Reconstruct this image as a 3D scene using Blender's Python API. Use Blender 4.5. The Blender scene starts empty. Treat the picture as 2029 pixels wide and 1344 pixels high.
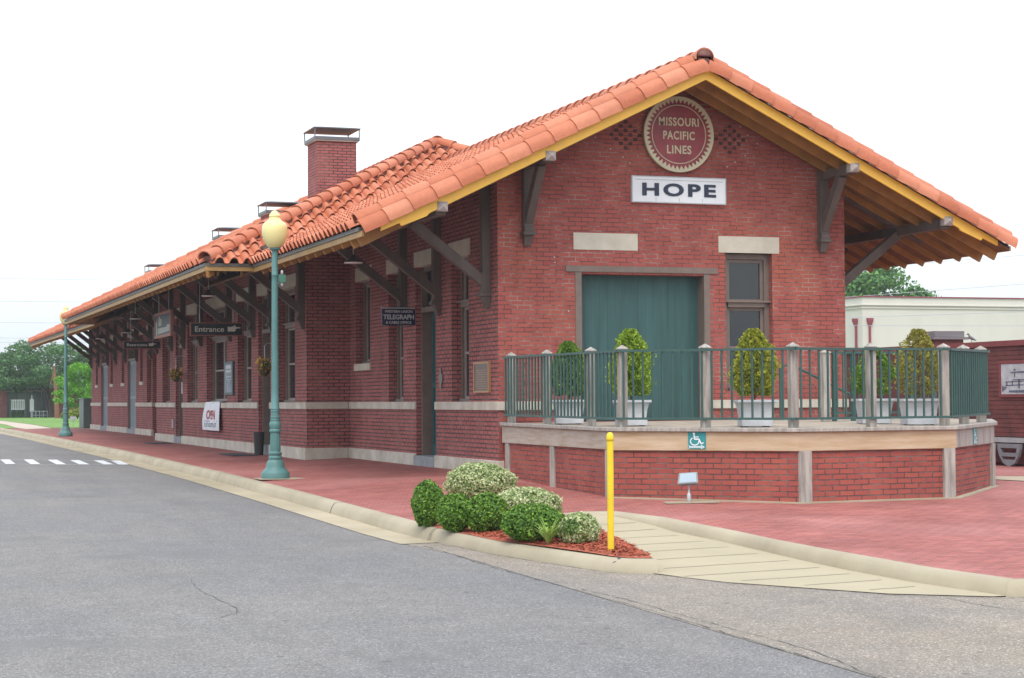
import bpy, bmesh, math, random
from mathutils import Vector, Matrix
R = math.radians
rnd = random.Random(7)
scn = bpy.context.scene
col = scn.collection

# ------------------------------------------------------------------ camera
YAW, PITCH, ROLL = 0.3368, 0.0321, -0.0069
CAM = Vector((-9.1805, -26.8554, 1.1003))
cy, sy = math.cos(YAW), math.sin(YAW)
F = Vector((sy*math.cos(PITCH), cy*math.cos(PITCH), math.sin(PITCH)))
Rt = Vector((cy, -sy, 0)); Up = Rt.cross(F)
c_, s_ = math.cos(ROLL), math.sin(ROLL)
Rt, Up = c_*Rt + s_*Up, -s_*Rt + c_*Up
cd = bpy.data.cameras.new("camera"); cam = bpy.data.objects.new("camera", cd); col.objects.link(cam)
M = Matrix.Identity(4)
for i in range(3):
    M[i][0], M[i][1], M[i][2], M[i][3] = Rt[i], Up[i], -F[i], CAM[i]
cam.matrix_world = M
cd.sensor_width = 36; cd.lens = 3694.4/2029*36
cd.clip_start = 0.1; cd.clip_end = 3000
scn.camera = cam

# ------------------------------------------------------------------ light
SUN_EL, SUN_AZ = R(58), R(205)          # azimuth clockwise from +Y
w = bpy.data.worlds.new("World"); scn.world = w; w.use_nodes = True
nt = w.node_tree; nt.nodes.clear()
out = nt.nodes.new("ShaderNodeOutputWorld")
sky = nt.nodes.new("ShaderNodeTexSky"); sky.sky_type = 'NISHITA'; sky.sun_disc = False
sky.sun_elevation = SUN_EL; sky.sun_rotation = SUN_AZ; sky.air_density = 1.4; sky.dust_density = 3.0
bg = nt.nodes.new("ShaderNodeBackground"); bg.inputs[1].default_value = 0.05
nt.links.new(sky.outputs[0], bg.inputs[0])
# overcast cloud deck: soft white, slightly bluer towards the east horizon
tc = nt.nodes.new("ShaderNodeTexCoord")
nz = nt.nodes.new("ShaderNodeTexNoise"); nz.inputs['Scale'].default_value = 1.6; nz.inputs['Detail'].default_value = 4
mp = nt.nodes.new("ShaderNodeMapping"); mp.inputs['Scale'].default_value = (1, 1, 3.5)
nt.links.new(tc.outputs['Generated'], mp.inputs[0]); nt.links.new(mp.outputs[0], nz.inputs['Vector'])
cr = nt.nodes.new("ShaderNodeValToRGB")
cr.color_ramp.elements[0].position = 0.35; cr.color_ramp.elements[0].color = (0.72, 0.77, 0.84, 1)
cr.color_ramp.elements[1].position = 0.62; cr.color_ramp.elements[1].color = (0.86, 0.87, 0.89, 1)
nt.links.new(nz.outputs[0], cr.inputs[0])
bg2 = nt.nodes.new("ShaderNodeBackground"); bg2.inputs[1].default_value = 0.72
sxyz = nt.nodes.new("ShaderNodeSeparateXYZ"); nt.links.new(tc.outputs['Generated'], sxyz.inputs[0])
hz = nt.nodes.new("ShaderNodeValToRGB"); hz.color_ramp.elements[0].position = 0.03; hz.color_ramp.elements[0].color = (0.60, 0.66, 0.73, 1)
hz.color_ramp.elements[1].position = 0.24; hz.color_ramp.elements[1].color = (1, 1, 1, 1)
nt.links.new(sxyz.outputs[2], hz.inputs[0])
mxh = nt.nodes.new("ShaderNodeMix"); mxh.data_type = 'RGBA'; mxh.blend_type = 'MULTIPLY'; mxh.inputs[0].default_value = 1
nt.links.new(cr.outputs[0], mxh.inputs[6]); nt.links.new(hz.outputs[0], mxh.inputs[7]); nt.links.new(mxh.outputs[2], bg2.inputs[0])
add = nt.nodes.new("ShaderNodeAddShader")
nt.links.new(bg.outputs[0], add.inputs[0]); nt.links.new(bg2.outputs[0], add.inputs[1])
nt.links.new(add.outputs[0], out.inputs[0])
sd = bpy.data.lights.new("sun", 'SUN'); sd.energy = 0.9; sd.angle = R(25); sd.color = (1, 0.965, 0.91)
so = bpy.data.objects.new("sun", sd); col.objects.link(so)
sdir = Vector((math.sin(SUN_AZ)*math.cos(SUN_EL), math.cos(SUN_AZ)*math.cos(SUN_EL), math.sin(SUN_EL)))
so.rotation_euler = sdir.to_track_quat('Z', 'Y').to_euler(); so.location = (0, 0, 60)
scn.view_settings.view_transform = 'Standard'; scn.view_settings.look = 'None'
scn.view_settings.exposure = 0.95; scn.view_settings.gamma = 1
scn.render.engine = 'CYCLES'
HAZE = 0.0005
scn.cycles.max_bounces = 6; scn.cycles.diffuse_bounces = 4

# ------------------------------------------------------------------ materials
MATS = {}
def nodes(name):
    m = bpy.data.materials.new(name); m.use_nodes = True
    t = m.node_tree; b = t.nodes['Principled BSDF']
    return m, t, b
def N(t, typ, **kw):
    n = t.nodes.new(typ)
    for k, v in kw.items():
        if k in n.inputs: n.inputs[k].default_value = v
        else: setattr(n, k, v)
    return n
def wear(name, c, rust, rough, amt, scale=9):
    m, t, b = nodes(name); tcn = N(t, 'ShaderNodeTexCoord'); v = tcn.outputs['Object']
    a = mix(t, noise(t, v, 3, 4), [x*.88 for x in c], [min(1, x*1.1) for x in c])
    a = mix(t, noise(t, v, scale, 8, .7, amt, amt+.05), a, rust); t.links.new(a, b.inputs['Base Color']); b.inputs['Roughness'].default_value = rough
    n2 = N(t, 'ShaderNodeTexNoise', Scale=40.0, Detail=3.0); t.links.new(v, n2.inputs['Vector']); bn = N(t, 'ShaderNodeBump', Strength=.12, Distance=.005); t.links.new(n2.outputs[0], bn.inputs['Height']); t.links.new(bn.outputs[0], b.inputs['Normal'])
    MATS[name] = m; return m
def rgba(c): return (c[0], c[1], c[2], 1)
def mat(name, c, rough=.7, var=.12, scale=6, metal=0, bump=0, bscale=40, c2=None, stretch=None, streak=0, spec=None):
    if name in MATS: return MATS[name]
    m, t, b = nodes(name)
    b.inputs['Roughness'].default_value = rough; b.inputs['Metallic'].default_value = metal
    if spec is not None: b.inputs['Specular IOR Level'].default_value = spec
    tcn = N(t, 'ShaderNodeTexCoord'); mpn = N(t, 'ShaderNodeMapping')
    if stretch: mpn.inputs['Scale'].default_value = stretch
    t.links.new(tcn.outputs['Object'], mpn.inputs[0])
    n1 = N(t, 'ShaderNodeTexNoise', Scale=scale, Detail=6.0, Roughness=.6); t.links.new(mpn.outputs[0], n1.inputs['Vector'])
    r = N(t, 'ShaderNodeValToRGB')
    a = c; d = c2 or c
    r.color_ramp.elements[0].position = .32; r.color_ramp.elements[1].position = .68
    r.color_ramp.elements[0].color = rgba([x*(1-var) for x in a]); r.color_ramp.elements[1].color = rgba([min(1, x*(1+var)) for x in d])
    t.links.new(n1.outputs[0], r.inputs[0]); t.links.new(r.outputs[0], b.inputs['Base Color'])
    if bump:
        n2 = N(t, 'ShaderNodeTexNoise', Scale=bscale, Detail=4.0); t.links.new(mpn.outputs[0], n2.inputs['Vector'])
        bn = N(t, 'ShaderNodeBump', Strength=bump, Distance=.01); t.links.new(n2.outputs[0], bn.inputs['Height'])
        t.links.new(bn.outputs[0], b.inputs['Normal'])
    MATS[name] = m; return m
def mix(t, f, a, b, typ='MIX'):
    n = t.nodes.new('ShaderNodeMix'); n.data_type = 'RGBA'; n.blend_type = typ
    for s, v in ((0, f), (6, a), (7, b)):
        if hasattr(v, 'is_output'): t.links.new(v, n.inputs[s])
        elif s == 0: n.inputs[s].default_value = v
        else: n.inputs[s].default_value = rgba(v)
    return n.outputs[2]
def noise(t, vec, scale, detail=5, rough=.6, lo=.35, hi=.65):
    n = N(t, 'ShaderNodeTexNoise', Scale=scale, Detail=float(detail), Roughness=rough)
    if vec is not None: t.links.new(vec, n.inputs['Vector'])
    r = N(t, 'ShaderNodeMapRange'); r.inputs[1].default_value = lo; r.inputs[2].default_value = hi
    t.links.new(n.outputs[0], r.inputs[0]); return r.outputs[0]
def brickmat(name, c1, c2, mortar, bw=.2127, rh=.0686, ms=.009, rot=0, mort2=None, dirt=.25, rough=.85, c3=None, bump=.5, offset=.5, squash=1.0):
    m, t, b = nodes(name); b.inputs['Roughness'].default_value = rough
    b.inputs['Specular IOR Level'].default_value = .25
    uv = N(t, 'ShaderNodeUVMap'); mpn = N(t, 'ShaderNodeMapping'); mpn.inputs['Rotation'].default_value[2] = rot
    t.links.new(uv.outputs[0], mpn.inputs[0])
    dn = N(t, 'ShaderNodeTexNoise', Scale=9.0, Detail=2.0); t.links.new(mpn.outputs[0], dn.inputs['Vector'])
    vm = N(t, 'ShaderNodeVectorMath', operation='SCALE'); vm.inputs['Scale'].default_value = .008
    t.links.new(dn.outputs['Color'], vm.inputs[0])
    va = N(t, 'ShaderNodeVectorMath', operation='ADD'); t.links.new(mpn.outputs[0], va.inputs[0]); t.links.new(vm.outputs[0], va.inputs[1])
    br = N(t, 'ShaderNodeTexBrick'); br.offset = offset
    br.inputs['Scale'].default_value = 1; br.inputs['Brick Width'].default_value = bw; br.inputs['Row Height'].default_value = rh
    br.inputs['Mortar Size'].default_value = ms; br.inputs['Mortar Smooth'].default_value = .25; br.inputs['Bias'].default_value = -.1
    br.inputs['Color1'].default_value = rgba(c1); br.inputs['Color2'].default_value = rgba(c2)
    t.links.new(va.outputs[0], br.inputs['Vector'])
    big = noise(t, mpn.outputs[0], .7, 4); mid = noise(t, mpn.outputs[0], 5, 5); fine = noise(t, mpn.outputs[0], 60, 3)
    if mort2: br.inputs['Mortar'].default_value = (0, 0, 0, 1); mc = mix(t, noise(t, mpn.outputs[0], 2.2, 4, .7, .46, .6), mortar, mort2)
    colr = br.outputs['Color']
    if c3: colr = mix(t, noise(t, mpn.outputs[0], .45, 2, .5, .48, .66), colr, mix(t, .5, colr, c3))
    if mort2: colr = mix(t, br.outputs['Fac'], colr, mc)
    else: br.inputs['Mortar'].default_value = rgba(mortar)
    dk = mix(t, big, (1-dirt,)*3, (1.0+dirt*.3,)*3); colr = mix(t, 1.0, colr, dk, 'MULTIPLY')
    dk = mix(t, mid, (.93,)*3, (1.05,)*3); colr = mix(t, 1.0, colr, dk, 'MULTIPLY')
    dk = mix(t, fine, (.88,)*3, (1.1,)*3); colr = mix(t, 1.0, colr, dk, 'MULTIPLY')
    t.links.new(colr, b.inputs['Base Color'])
    if bump:
        inv = N(t, 'ShaderNodeMath', operation='SUBTRACT'); inv.inputs[0].default_value = 1; t.links.new(br.outputs['Fac'], inv.inputs[1])
        bn = N(t, 'ShaderNodeBump', Strength=bump, Distance=.008); t.links.new(inv.outputs[0], bn.inputs['Height']); t.links.new(bn.outputs[0], b.inputs['Normal'])
    MATS[name] = m; return m
brick = brickmat('brick_wall', (.385, .100, .080), (.325, .078, .068), (.13, .07, .066), mort2=(.33, .24, .21), c3=(.40, .112, .065), ms=.0078, dirt=.14)
brickL = brickmat('brick_side', (.40, .130, .118), (.335, .098, .093), (.075, .055, .057), mort2=(.16, .12, .11), ms=.0115, dirt=.14)
brickS = brickmat('brick_skirt', (.37, .098, .072), (.31, .074, .064), (.11, .062, .06), mort2=(.20, .14, .125), ms=.0085, dirt=.14)
paver = brickmat('brick_paving', (.42, .142, .120), (.315, .100, .088), (.15, .085, .078), bw=.205, rh=.1025, ms=.008, dirt=.18, bump=.4, rough=.75, mort2=(.30, .16, .145), c3=(.50, .22, .20), squash=1)

def asphalt(name, base, speck, warm):
    m, t, b = nodes(name); b.inputs['Roughness'].default_value = .8; b.inputs['Specular IOR Level'].default_value = .3
    tcn = N(t, 'ShaderNodeTexCoord'); v = tcn.outputs['Object']
    vor = N(t, 'ShaderNodeTexVoronoi', Scale=95.0); t.links.new(v, vor.inputs['Vector'])
    sp = N(t, 'ShaderNodeSeparateColor'); t.links.new(vor.outputs['Color'], sp.inputs[0])
    r = N(t, 'ShaderNodeValToRGB'); e = r.color_ramp.elements
    e[0].position = 0; e[0].color = rgba([x*.62 for x in base]); e[1].position = 1; e[1].color = rgba(speck)
    k = e.new(.55); k.color = rgba(base); k = e.new(.9); k.color = rgba([x*1.18 for x in base])
    t.links.new(sp.outputs[0], r.inputs[0])
    big = noise(t, v, .35, 5); mid = noise(t, v, 2.4, 5, .7)
    c = mix(t, big, (.90, .905, .93), warm); c = mix(t, 1.0, r.outputs[0], c, 'MULTIPLY')
    c = mix(t, 1.0, c, mix(t, mid, (.93,)*3, (1.06,)*3), 'MULTIPLY')
    mpn = N(t, 'ShaderNodeMapping'); mpn.inputs['Scale'].default_value = (1.5, .12, 1); t.links.new(v, mpn.inputs[0])
    c = mix(t, noise(t, v, .8, 3, .5, .60, .78), c, [x*.80 for x in base]); c = mix(t, noise(t, v, 7, 2, .5, .70, .76), c, [x*.62 for x in base])
    c = mix(t, 1.0, c, mix(t, noise(t, mpn.outputs[0], 1.2, 4, .6), (.94,)*3, (1.05,)*3), 'MULTIPLY')
    t.links.new(c, b.inputs['Base Color'])
    bn = N(t, 'ShaderNodeBump', Strength=.35, Distance=.004); t.links.new(vor.outputs['Distance'], bn.inputs['Height']); t.links.new(bn.outputs[0], b.inputs['Normal'])
    MATS[name] = m; return m
asph = asphalt('asphalt_street', (.192, .189, .186), (.38, .37, .355), (1.06, 1.03, 1.0))
asph2 = asphalt('asphalt_old', (.25, .228, .20), (.56, .50, .43), (1.12, 1.06, .98))
conc = mat('concrete_kerb', (.34, .295, .205), .85, .10, .9, bump=.2, bscale=60, c2=(.38, .335, .245))
concd = mat('concrete_gutter', (.35, .30, .20), .85, .10, .8, bump=.15, c2=(.41, .355, .25))
rampm = mat('concrete_ramp', (.40, .35, .24), .8, .07, 1.0, bump=.08)
sidew = mat('concrete_sidewalk', (.47, .39, .31), .85, .08, 2)
grassm = mat('lawn', (.10, .21, .035), .9, .3, 2.5, bump=.5, bscale=90, c2=(.15, .28, .05))
earth = mat('dirt_ground', (.17, .16, .10), .95, .2, .5, c2=(.13, .16, .07))
white = mat('road_paint', (.62, .64, .66), .7, .2, 9)
tar = mat('crack_tar', (.085, .085, .09), .9, .2, 20)
stone = mat('limestone', (.47, .42, .34), .8, .16, 2.2, bump=.25, bscale=25, c2=(.52, .485, .42))
lintelm = mat('limestone_lintel', (.50, .46, .37), .8, .07, 3, bump=.1, bscale=40, c2=(.55, .50, .42))
stoneg = mat('stone_grey_step', (.26, .27, .29), .8, .15, 5, bump=.2)
tan_b = mat('brown_timber', (.105, .082, .072), .75, .2, 5, bump=.2, stretch=(1, 1, .3))
gold = mat('gold_fascia', (.88, .50, .065), .5, .06, 5)
goldd = mat('gold_rafter_shaded', (.36, .17, .045), .6, .22, 4)  # fascia gold darkened, the shade under the eaves put into the colour
sheathm = mat('sheathing_gold_shaded', (.21, .105, .038), .7, .25, 4)  # same eave gold, darker still, with the soffit shade in its colour
gutter = mat('eave_metal', (.13, .125, .12), .5, .1, 5)
felt = mat('roof_felt', (.16, .08, .07), .9, .15, 6)
framem = mat('brown_frame', (.17, .125, .105), .55, .12, 6)
frameli = mat('sash_trim', (.30, .25, .215), .5, .1, 6)
greend = mat('green_door', (.026, .078, .078), .55, .15, 1.2, c2=(.032, .092, .090), stretch=(6, 6, .5))
greyd = mat('grey_blue_door', (.20, .25, .28), .55, .1, 3)
greenr = mat('green_rail', (.034, .088, .078), .45, .12, 8)
wood = mat('weathered_wood', (.285, .265, .235), .8, .22, 3, bump=.35, bscale=30, c2=(.37, .34, .305), stretch=(6, 6, .8))
woodh = mat('weathered_beam', (.50, .34, .19), .75, .16, 1.6, bump=.3, bscale=20, c2=(.47, .37, .26), stretch=(1, 1, 9))
woodd = mat('deck_boards', (.36, .31, .25), .8, .15, 4, bump=.2, c2=(.44, .38, .31))
lampg = wear('lamp_green_paint', (.082, .20, .195), (.16, .15, .12), .5, .66, 12)
globe = mat('cream_globe', (.74, .66, .30), .25, .04, 2)
yellow = wear('yellow_paint', (.76, .55, .014), (.38, .26, .05), .5, .66, 22)
plastic = wear('planter_plastic', (.50, .52, .55), (.34, .33, .30), .55, .62, 8)
blackm = mat('black_plastic', (.018, .018, .02), .45, .1, 5)
soil = mat('potting_soil', (.05, .035, .025), .95, .2, 20)
steel = mat('galvanised_steel', (.45, .47, .49), .4, .08, 8, metal=.6)
lensm = mat('floodlight_glass', (.30, .38, .44), .35, .05, 5)
hopew = mat('sign_white', (.80, .83, .86), .5, .03, 4)
navy = mat('letter_navy', (.018, .028, .06), .5, .05, 4)
maroon = mat('emblem_maroon', (.26, .035, .045), .45, .25, 3)
cream = mat('emblem_cream', (.58, .53, .37), .6, .05, 4)
signdark = mat('sign_dark_green', (.018, .028, .034), .5, .1, 4)
signred = mat('sign_red_frame', (.30, .10, .08), .6, .12, 5)
signtxt = mat('sign_pale_letters', (.62, .61, .55), .6, .05, 5)
tealsign = mat('access_sign_teal', (.02, .24, .25), .45, .05, 4)
banw = mat('banner_vinyl', (.72, .73, .78), .45, .05, 4)
banr = mat('banner_red', (.62, .05, .06), .5, .05, 4)
bronze = mat('bronze_plaque', (.13, .09, .075), .4, .15, 12, metal=.3)
bronzeb = mat('bronze_rim', (.40, .22, .10), .4, .1, 12, metal=.4)
carred = mat('boxcar_red', (.115, .028, .026), .7, .25, 2.2, c2=(.15, .038, .033))
carredd = mat('boxcar_red_trim', (.20, .040, .040), .6, .12, 3)
cargrey = mat('boxcar_truck_grey', (.20, .22, .24), .6, .12, 4)
cargrl = mat('boxcar_sill_grey', (.36, .38, .38), .6, .1, 4)
darkm = mat('dark_recess', (.03, .022, .02), .8, .1, 5)
creamw = mat('stucco_cream', (.60, .585, .52), .8, .04, .6)
pipem = mat('downspout_magenta', (.26, .05, .075), .5, .08, 4)
capm = mat('chimney_cap_metal', (.12, .125, .14), .45, .1, 5)
mulchm = mat('red_mulch', (.26, .055, .028), .95, .4, 30, bump=.8, bscale=60, c2=(.38, .10, .05))
chipm = mat('red_mulch_chips', (.36, .085, .042), .9, .3, 12)
barkm = mat('tree_bark', (.06, .045, .035), .9, .3, 6, bump=.4)
twig = mat('twig_brown', (.12, .085, .05), .9, .2, 9)
cabm = mat('cabinet_green_grey', (.085, .13, .12), .5, .08, 3)
rust = mat('rusty_steel', (.20, .085, .05), .8, .2, 5)
bluem = mat('blue_panel', (.03, .07, .25), .5, .1, 5)
wirem = mat('wire_grey', (.40, .44, .50), .6, .05, 5)
tealb = mat('teal_roofing', (.16, .30, .30), .7, .1, 2)

def glassm(name, c, rough):
    m, t, b = nodes(name)
    b.inputs['Base Color'].default_value = rgba(c); b.inputs['Roughness'].default_value = rough
    b.inputs['Specular IOR Level'].default_value = .8
    tcn = N(t, 'ShaderNodeTexCoord')
    n2 = N(t, 'ShaderNodeTexNoise', Scale=1.6, Detail=1.0); t.links.new(tcn.outputs['Object'], n2.inputs['Vector'])
    bn = N(t, 'ShaderNodeBump', Strength=.08, Distance=.05); t.links.new(n2.outputs[0], bn.inputs['Height']); t.links.new(bn.outputs[0], b.inputs['Normal'])
    MATS[name] = m; return m
glass = glassm('window_glass', (.012, .016, .02), .06)
glassb = glassm('far_glass', (.07, .13, .14), .25)

def leafmat(name, stops, rough=.5, spec=.35, trans=.25):
    m, t, b = nodes(name); b.inputs['Roughness'].default_value = rough; b.inputs['Specular IOR Level'].default_value = spec
    uv = N(t, 'ShaderNodeUVMap'); sx = N(t, 'ShaderNodeSeparateXYZ'); t.links.new(uv.outputs[0], sx.inputs[0])
    r = N(t, 'ShaderNodeValToRGB'); e = r.color_ramp.elements
    e[0].position, e[0].color = stops[0][0], rgba(stops[0][1]); e[1].position, e[1].color = stops[-1][0], rgba(stops[-1][1])
    for p, c in stops[1:-1]:
        k = e.new(p); k.color = rgba(c)
    t.links.new(sx.outputs[0], r.inputs[0]); t.links.new(r.outputs[0], b.inputs['Base Color'])
    tr = N(t, 'ShaderNodeBsdfTranslucent'); t.links.new(r.outputs[0], tr.inputs[0])
    mx = N(t, 'ShaderNodeMixShader'); mx.inputs[0].default_value = trans
    o = t.nodes['Material Output']; t.links.new(b.outputs[0], mx.inputs[1]); t.links.new(tr.outputs[0], mx.inputs[2]); t.links.new(mx.outputs[0], o.inputs[0])
    MATS[name] = m; return m
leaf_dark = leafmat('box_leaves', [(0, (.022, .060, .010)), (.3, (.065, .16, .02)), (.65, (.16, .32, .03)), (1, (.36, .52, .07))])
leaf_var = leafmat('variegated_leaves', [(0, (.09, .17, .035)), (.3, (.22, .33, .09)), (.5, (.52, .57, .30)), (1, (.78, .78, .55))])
leaf_yel = leafmat('arborvitae_yellow', [(0, (.10, .14, .015)), (.45, (.26, .30, .03)), (.8, (.48, .46, .05)), (1, (.48, .30, .06))])
leaf_grn = leafmat('arborvitae_green', [(0, (.035, .085, .015)), (.5, (.11, .23, .025)), (1, (.32, .44, .05))])
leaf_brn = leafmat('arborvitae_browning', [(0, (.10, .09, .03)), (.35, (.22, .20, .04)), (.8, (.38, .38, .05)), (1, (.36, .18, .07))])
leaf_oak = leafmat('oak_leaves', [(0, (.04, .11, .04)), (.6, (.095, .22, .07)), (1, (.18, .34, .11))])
leaf_mpl = leafmat('bright_leaves', [(0, (.06, .20, .015)), (.5, (.15, .40, .03)), (1, (.30, .56, .07))])
leaf_far = leafmat('far_leaves', [(0, (.045, .13, .03)), (.6, (.10, .26, .055)), (1, (.20, .40, .09))])
leaf_lily = leafmat('strap_leaves', [(0, (.20, .36, .05)), (1, (.42, .56, .16))])
petal = leafmat('petals', [(0, (.02, .08, .01)), (.45, (.05, .13, .02)), (.5, (.45, .10, .12)), (.7, (.70, .40, .02)), (1, (.75, .5, .03))])

def tilemat():
    m, t, b = nodes('clay_tile'); b.inputs['Roughness'].default_value = .6; b.inputs['Specular IOR Level'].default_value = .3
    uv = N(t, 'ShaderNodeUVMap')
    fl = N(t, 'ShaderNodeVectorMath', operation='FLOOR'); t.links.new(uv.outputs[0], fl.inputs[0])
    wn = N(t, 'ShaderNodeTexWhiteNoise'); t.links.new(fl.outputs[0], wn.inputs['Vector'])
    r = N(t, 'ShaderNodeValToRGB'); e = r.color_ramp.elements
    e[0].color = (.43, .130, .062, 1); e[1].color = (.56, .220, .125, 1); k = e.new(.5); k.color = (.50, .172, .092, 1)
    t.links.new(wn.outputs[0], r.inputs[0])
    tcn = N(t, 'ShaderNodeTexCoord')
    c = mix(t, 1.0, r.outputs[0], mix(t, noise(t, tcn.outputs['Object'], 1.3, 5), (.90, .88, .88), (1.06, 1.06, 1.07)), 'MULTIPLY')
    c = mix(t, 1.0, c, mix(t, noise(t, tcn.outputs['Object'], 18, 4), (.93,)*3, (1.05,)*3), 'MULTIPLY')
    c = mix(t, noise(t, tcn.outputs['Object'], 2.6, 8, .75, .60, .74), c, (.36, .17, .12))
    t.links.new(c, b.inputs['Base Color']); MATS['clay_tile'] = m; return m
tile = tilemat()

# ------------------------------------------------------------------ mesh helpers
ORG = {}
def reg(o, org): ORG[o.name] = Vector(org)
class MB:
    def __init__(s): s.v = []; s.f = []; s.uv = []; s.auto = True
    def face(s, pts, uv=None):
        i = len(s.v); s.v += [tuple(p) for p in pts]; s.f.append(tuple(range(i, i+len(pts)))); s.uv.append(uv); return s
    def mesh(s, vs, fs, uvs=None):
        i = len(s.v); s.v += [tuple(p) for p in vs]
        for k, f in enumerate(fs): s.f.append(tuple(i+j for j in f)); s.uv.append(uvs[k] if uvs else None)
        return s
    def box(s, x0, x1, y0, y1, z0, z1):
        v = [(x0,y0,z0),(x1,y0,z0),(x1,y1,z0),(x0,y1,z0),(x0,y0,z1),(x1,y0,z1),(x1,y1,z1),(x0,y1,z1)]
        return s.mesh(v, [(3,2,1,0),(4,5,6,7),(0,1,5,4),(1,2,6,5),(2,3,7,6),(3,0,4,7)])
    def cbox(s, c, sx, sy_, sz): return s.box(c[0]-sx/2, c[0]+sx/2, c[1]-sy_/2, c[1]+sy_/2, c[2]-sz/2, c[2]+sz/2)
    def beam(s, p, q, w, h, up=(0,0,1)):
        p = Vector(p); q = Vector(q); d = (q-p).normalized(); up = Vector(up)
        a = d.cross(up)
        if a.length < 1e-4: a = Vector((1,0,0))
        a.normalize(); b = a.cross(d).normalized()
        o = [(-1,-1),(1,-1),(1,1),(-1,1)]
        v = [p+a*(i*w/2)+b*(j*h/2) for i,j in o]+[q+a*(i*w/2)+b*(j*h/2) for i,j in o]
        return s.mesh(v, [(3,2,1,0),(4,5,6,7),(0,1,5,4),(1,2,6,5),(2,3,7,6),(3,0,4,7)])
    def tube(s, pts, r, n=8, cap=True):
        pts = [Vector(p) for p in pts]; rs = r if isinstance(r, (list,tuple)) else [r]*len(pts)
        base = len(s.v); ref = None
        for k, p in enumerate(pts):
            d = (pts[min(k+1,len(pts)-1)]-pts[max(k-1,0)]).normalized()
            if ref is None: ref = d.cross(Vector((0,0,1)) if abs(d.z) < .9 else Vector((1,0,0))).normalized()
            a = (ref - d*ref.dot(d)).normalized(); ref = a; b = d.cross(a)
            for i in range(n):
                t = 2*math.pi*i/n; s.v.append(tuple(p+a*(math.cos(t)*rs[k])+b*(math.sin(t)*rs[k])))
        for k in range(len(pts)-1):
            for i in range(n):
                j = (i+1)%n; s.f.append((base+k*n+i, base+k*n+j, base+(k+1)*n+j, base+(k+1)*n+i)); s.uv.append(None)
        if cap:
            s.f.append(tuple(base+i for i in range(n-1,-1,-1))); s.uv.append(None)
            e = base+(len(pts)-1)*n; s.f.append(tuple(e+i for i in range(n))); s.uv.append(None)
        return s
    def lathe(s, prof, c, n=20):
        base = len(s.v)
        for r, z in prof:
            for i in range(n):
                t = 2*math.pi*i/n; s.v.append((c[0]+r*math.cos(t), c[1]+r*math.sin(t), c[2]+z))
        for k in range(len(prof)-1):
            for i in range(n):
                j = (i+1)%n; s.f.append((base+k*n+i, base+k*n+j, base+(k+1)*n+j, base+(k+1)*n+i)); s.uv.append(None)
        s.f.append(tuple(base+i for i in range(n-1,-1,-1))); s.uv.append(None)
        e = base+(len(prof)-1)*n; s.f.append(tuple(e+i for i in range(n))); s.uv.append(None)
        return s
    def prism(s, poly, o, ax, ay, d):
        """poly: 2d outline, placed at o with axes ax, ay, thickness vector d"""
        o, ax, ay, d = Vector(o), Vector(ax), Vector(ay), Vector(d)
        a = [o+ax*x+ay*y for x,y in poly]; b = [p+d for p in a]; n = len(a)
        return s.mesh(a+b, [tuple(range(n-1,-1,-1)), tuple(range(n,2*n))]+[(i,(i+1)%n,(i+1)%n+n,i+n) for i in range(n)])
    def build(s, name, m, parent=None, org=None, smooth=False, rotz=0, **tags):
        if org is None: org = ORG[parent.name] if parent else (0,0,0)
        org = Vector(org)
        me = bpy.data.meshes.new(name)
        me.from_pydata([tuple(Vector(v)-org) for v in s.v], [], s.f)
        me.validate(verbose=False) if False else None
        uvl = me.uv_layers.new(name='UVMap')
        dat = [0.0]*(2*len(me.loops)); vs = s.v; li = 0
        for fi, f in enumerate(s.f):
            u = s.uv[fi]
            if u is not None:
                for (a, b) in u: dat[2*li] = a; dat[2*li+1] = b; li += 1
            else:
                p0, p1, p2 = Vector(vs[f[0]]), Vector(vs[f[1]]), Vector(vs[f[2]])
                nn = (p1-p0).cross(p2-p0)
                if nn.length < 1e-12: nn = Vector((0,0,1))
                nn.normalize()
                if abs(nn.z) > .7:
                    for i in f: dat[2*li] = vs[i][0]; dat[2*li+1] = vs[i][1]; li += 1
                else:
                    tx, ty = -nn.y, nn.x; l = math.hypot(tx, ty); tx /= l; ty /= l
                    if tx < -.01 or (abs(tx) <= .01 and ty < 0): tx, ty = -tx, -ty
                    for i in f: dat[2*li] = vs[i][0]*tx+vs[i][1]*ty; dat[2*li+1] = vs[i][2]; li += 1
        uvl.data.foreach_set('uv', dat)
        if smooth: me.polygons.foreach_set('use_smooth', [True]*len(me.polygons))
        me.materials.append(m); me.update()
        o = bpy.data.objects.new(name, me); col.objects.link(o); reg(o, org)
        if parent: o.parent = parent; o.location = org-ORG[parent.name]
        else: o.location = org
        for k, v in tags.items(): o[k] = v
        return o
def empty(name, loc, label, cat, group=None):
    o = bpy.data.objects.new(name, None); col.objects.link(o); o.location = loc; o.empty_display_size = .2; reg(o, loc)
    o['label'] = label; o['category'] = cat
    if group: o['group'] = group
    return o
def tagit(o, label, cat, group=None):
    o['label'] = label; o['category'] = cat
    if group: o['group'] = group
    return o
def smooth_angle(o, deg=35):
    me = o.data; me.polygons.foreach_set('use_smooth', [True]*len(me.polygons))
    try: me.set_sharp_from_angle(angle=R(deg))
    except Exception: pass
def bevel(o, wd=.008, seg=2):
    bm = bmesh.new(); bm.from_mesh(o.data); bmesh.ops.remove_doubles(bm, verts=bm.verts, dist=1e-5)
    bmesh.ops.bevel(bm, geom=[e for e in bm.edges if len(e.link_faces) == 2 and e.calc_face_angle(0) > .6], offset=wd, segments=seg, affect='EDGES')
    bm.to_mesh(o.data); bm.free(); return o
def kids(o): return [c for c in bpy.data.objects if c.parent == o]
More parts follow.
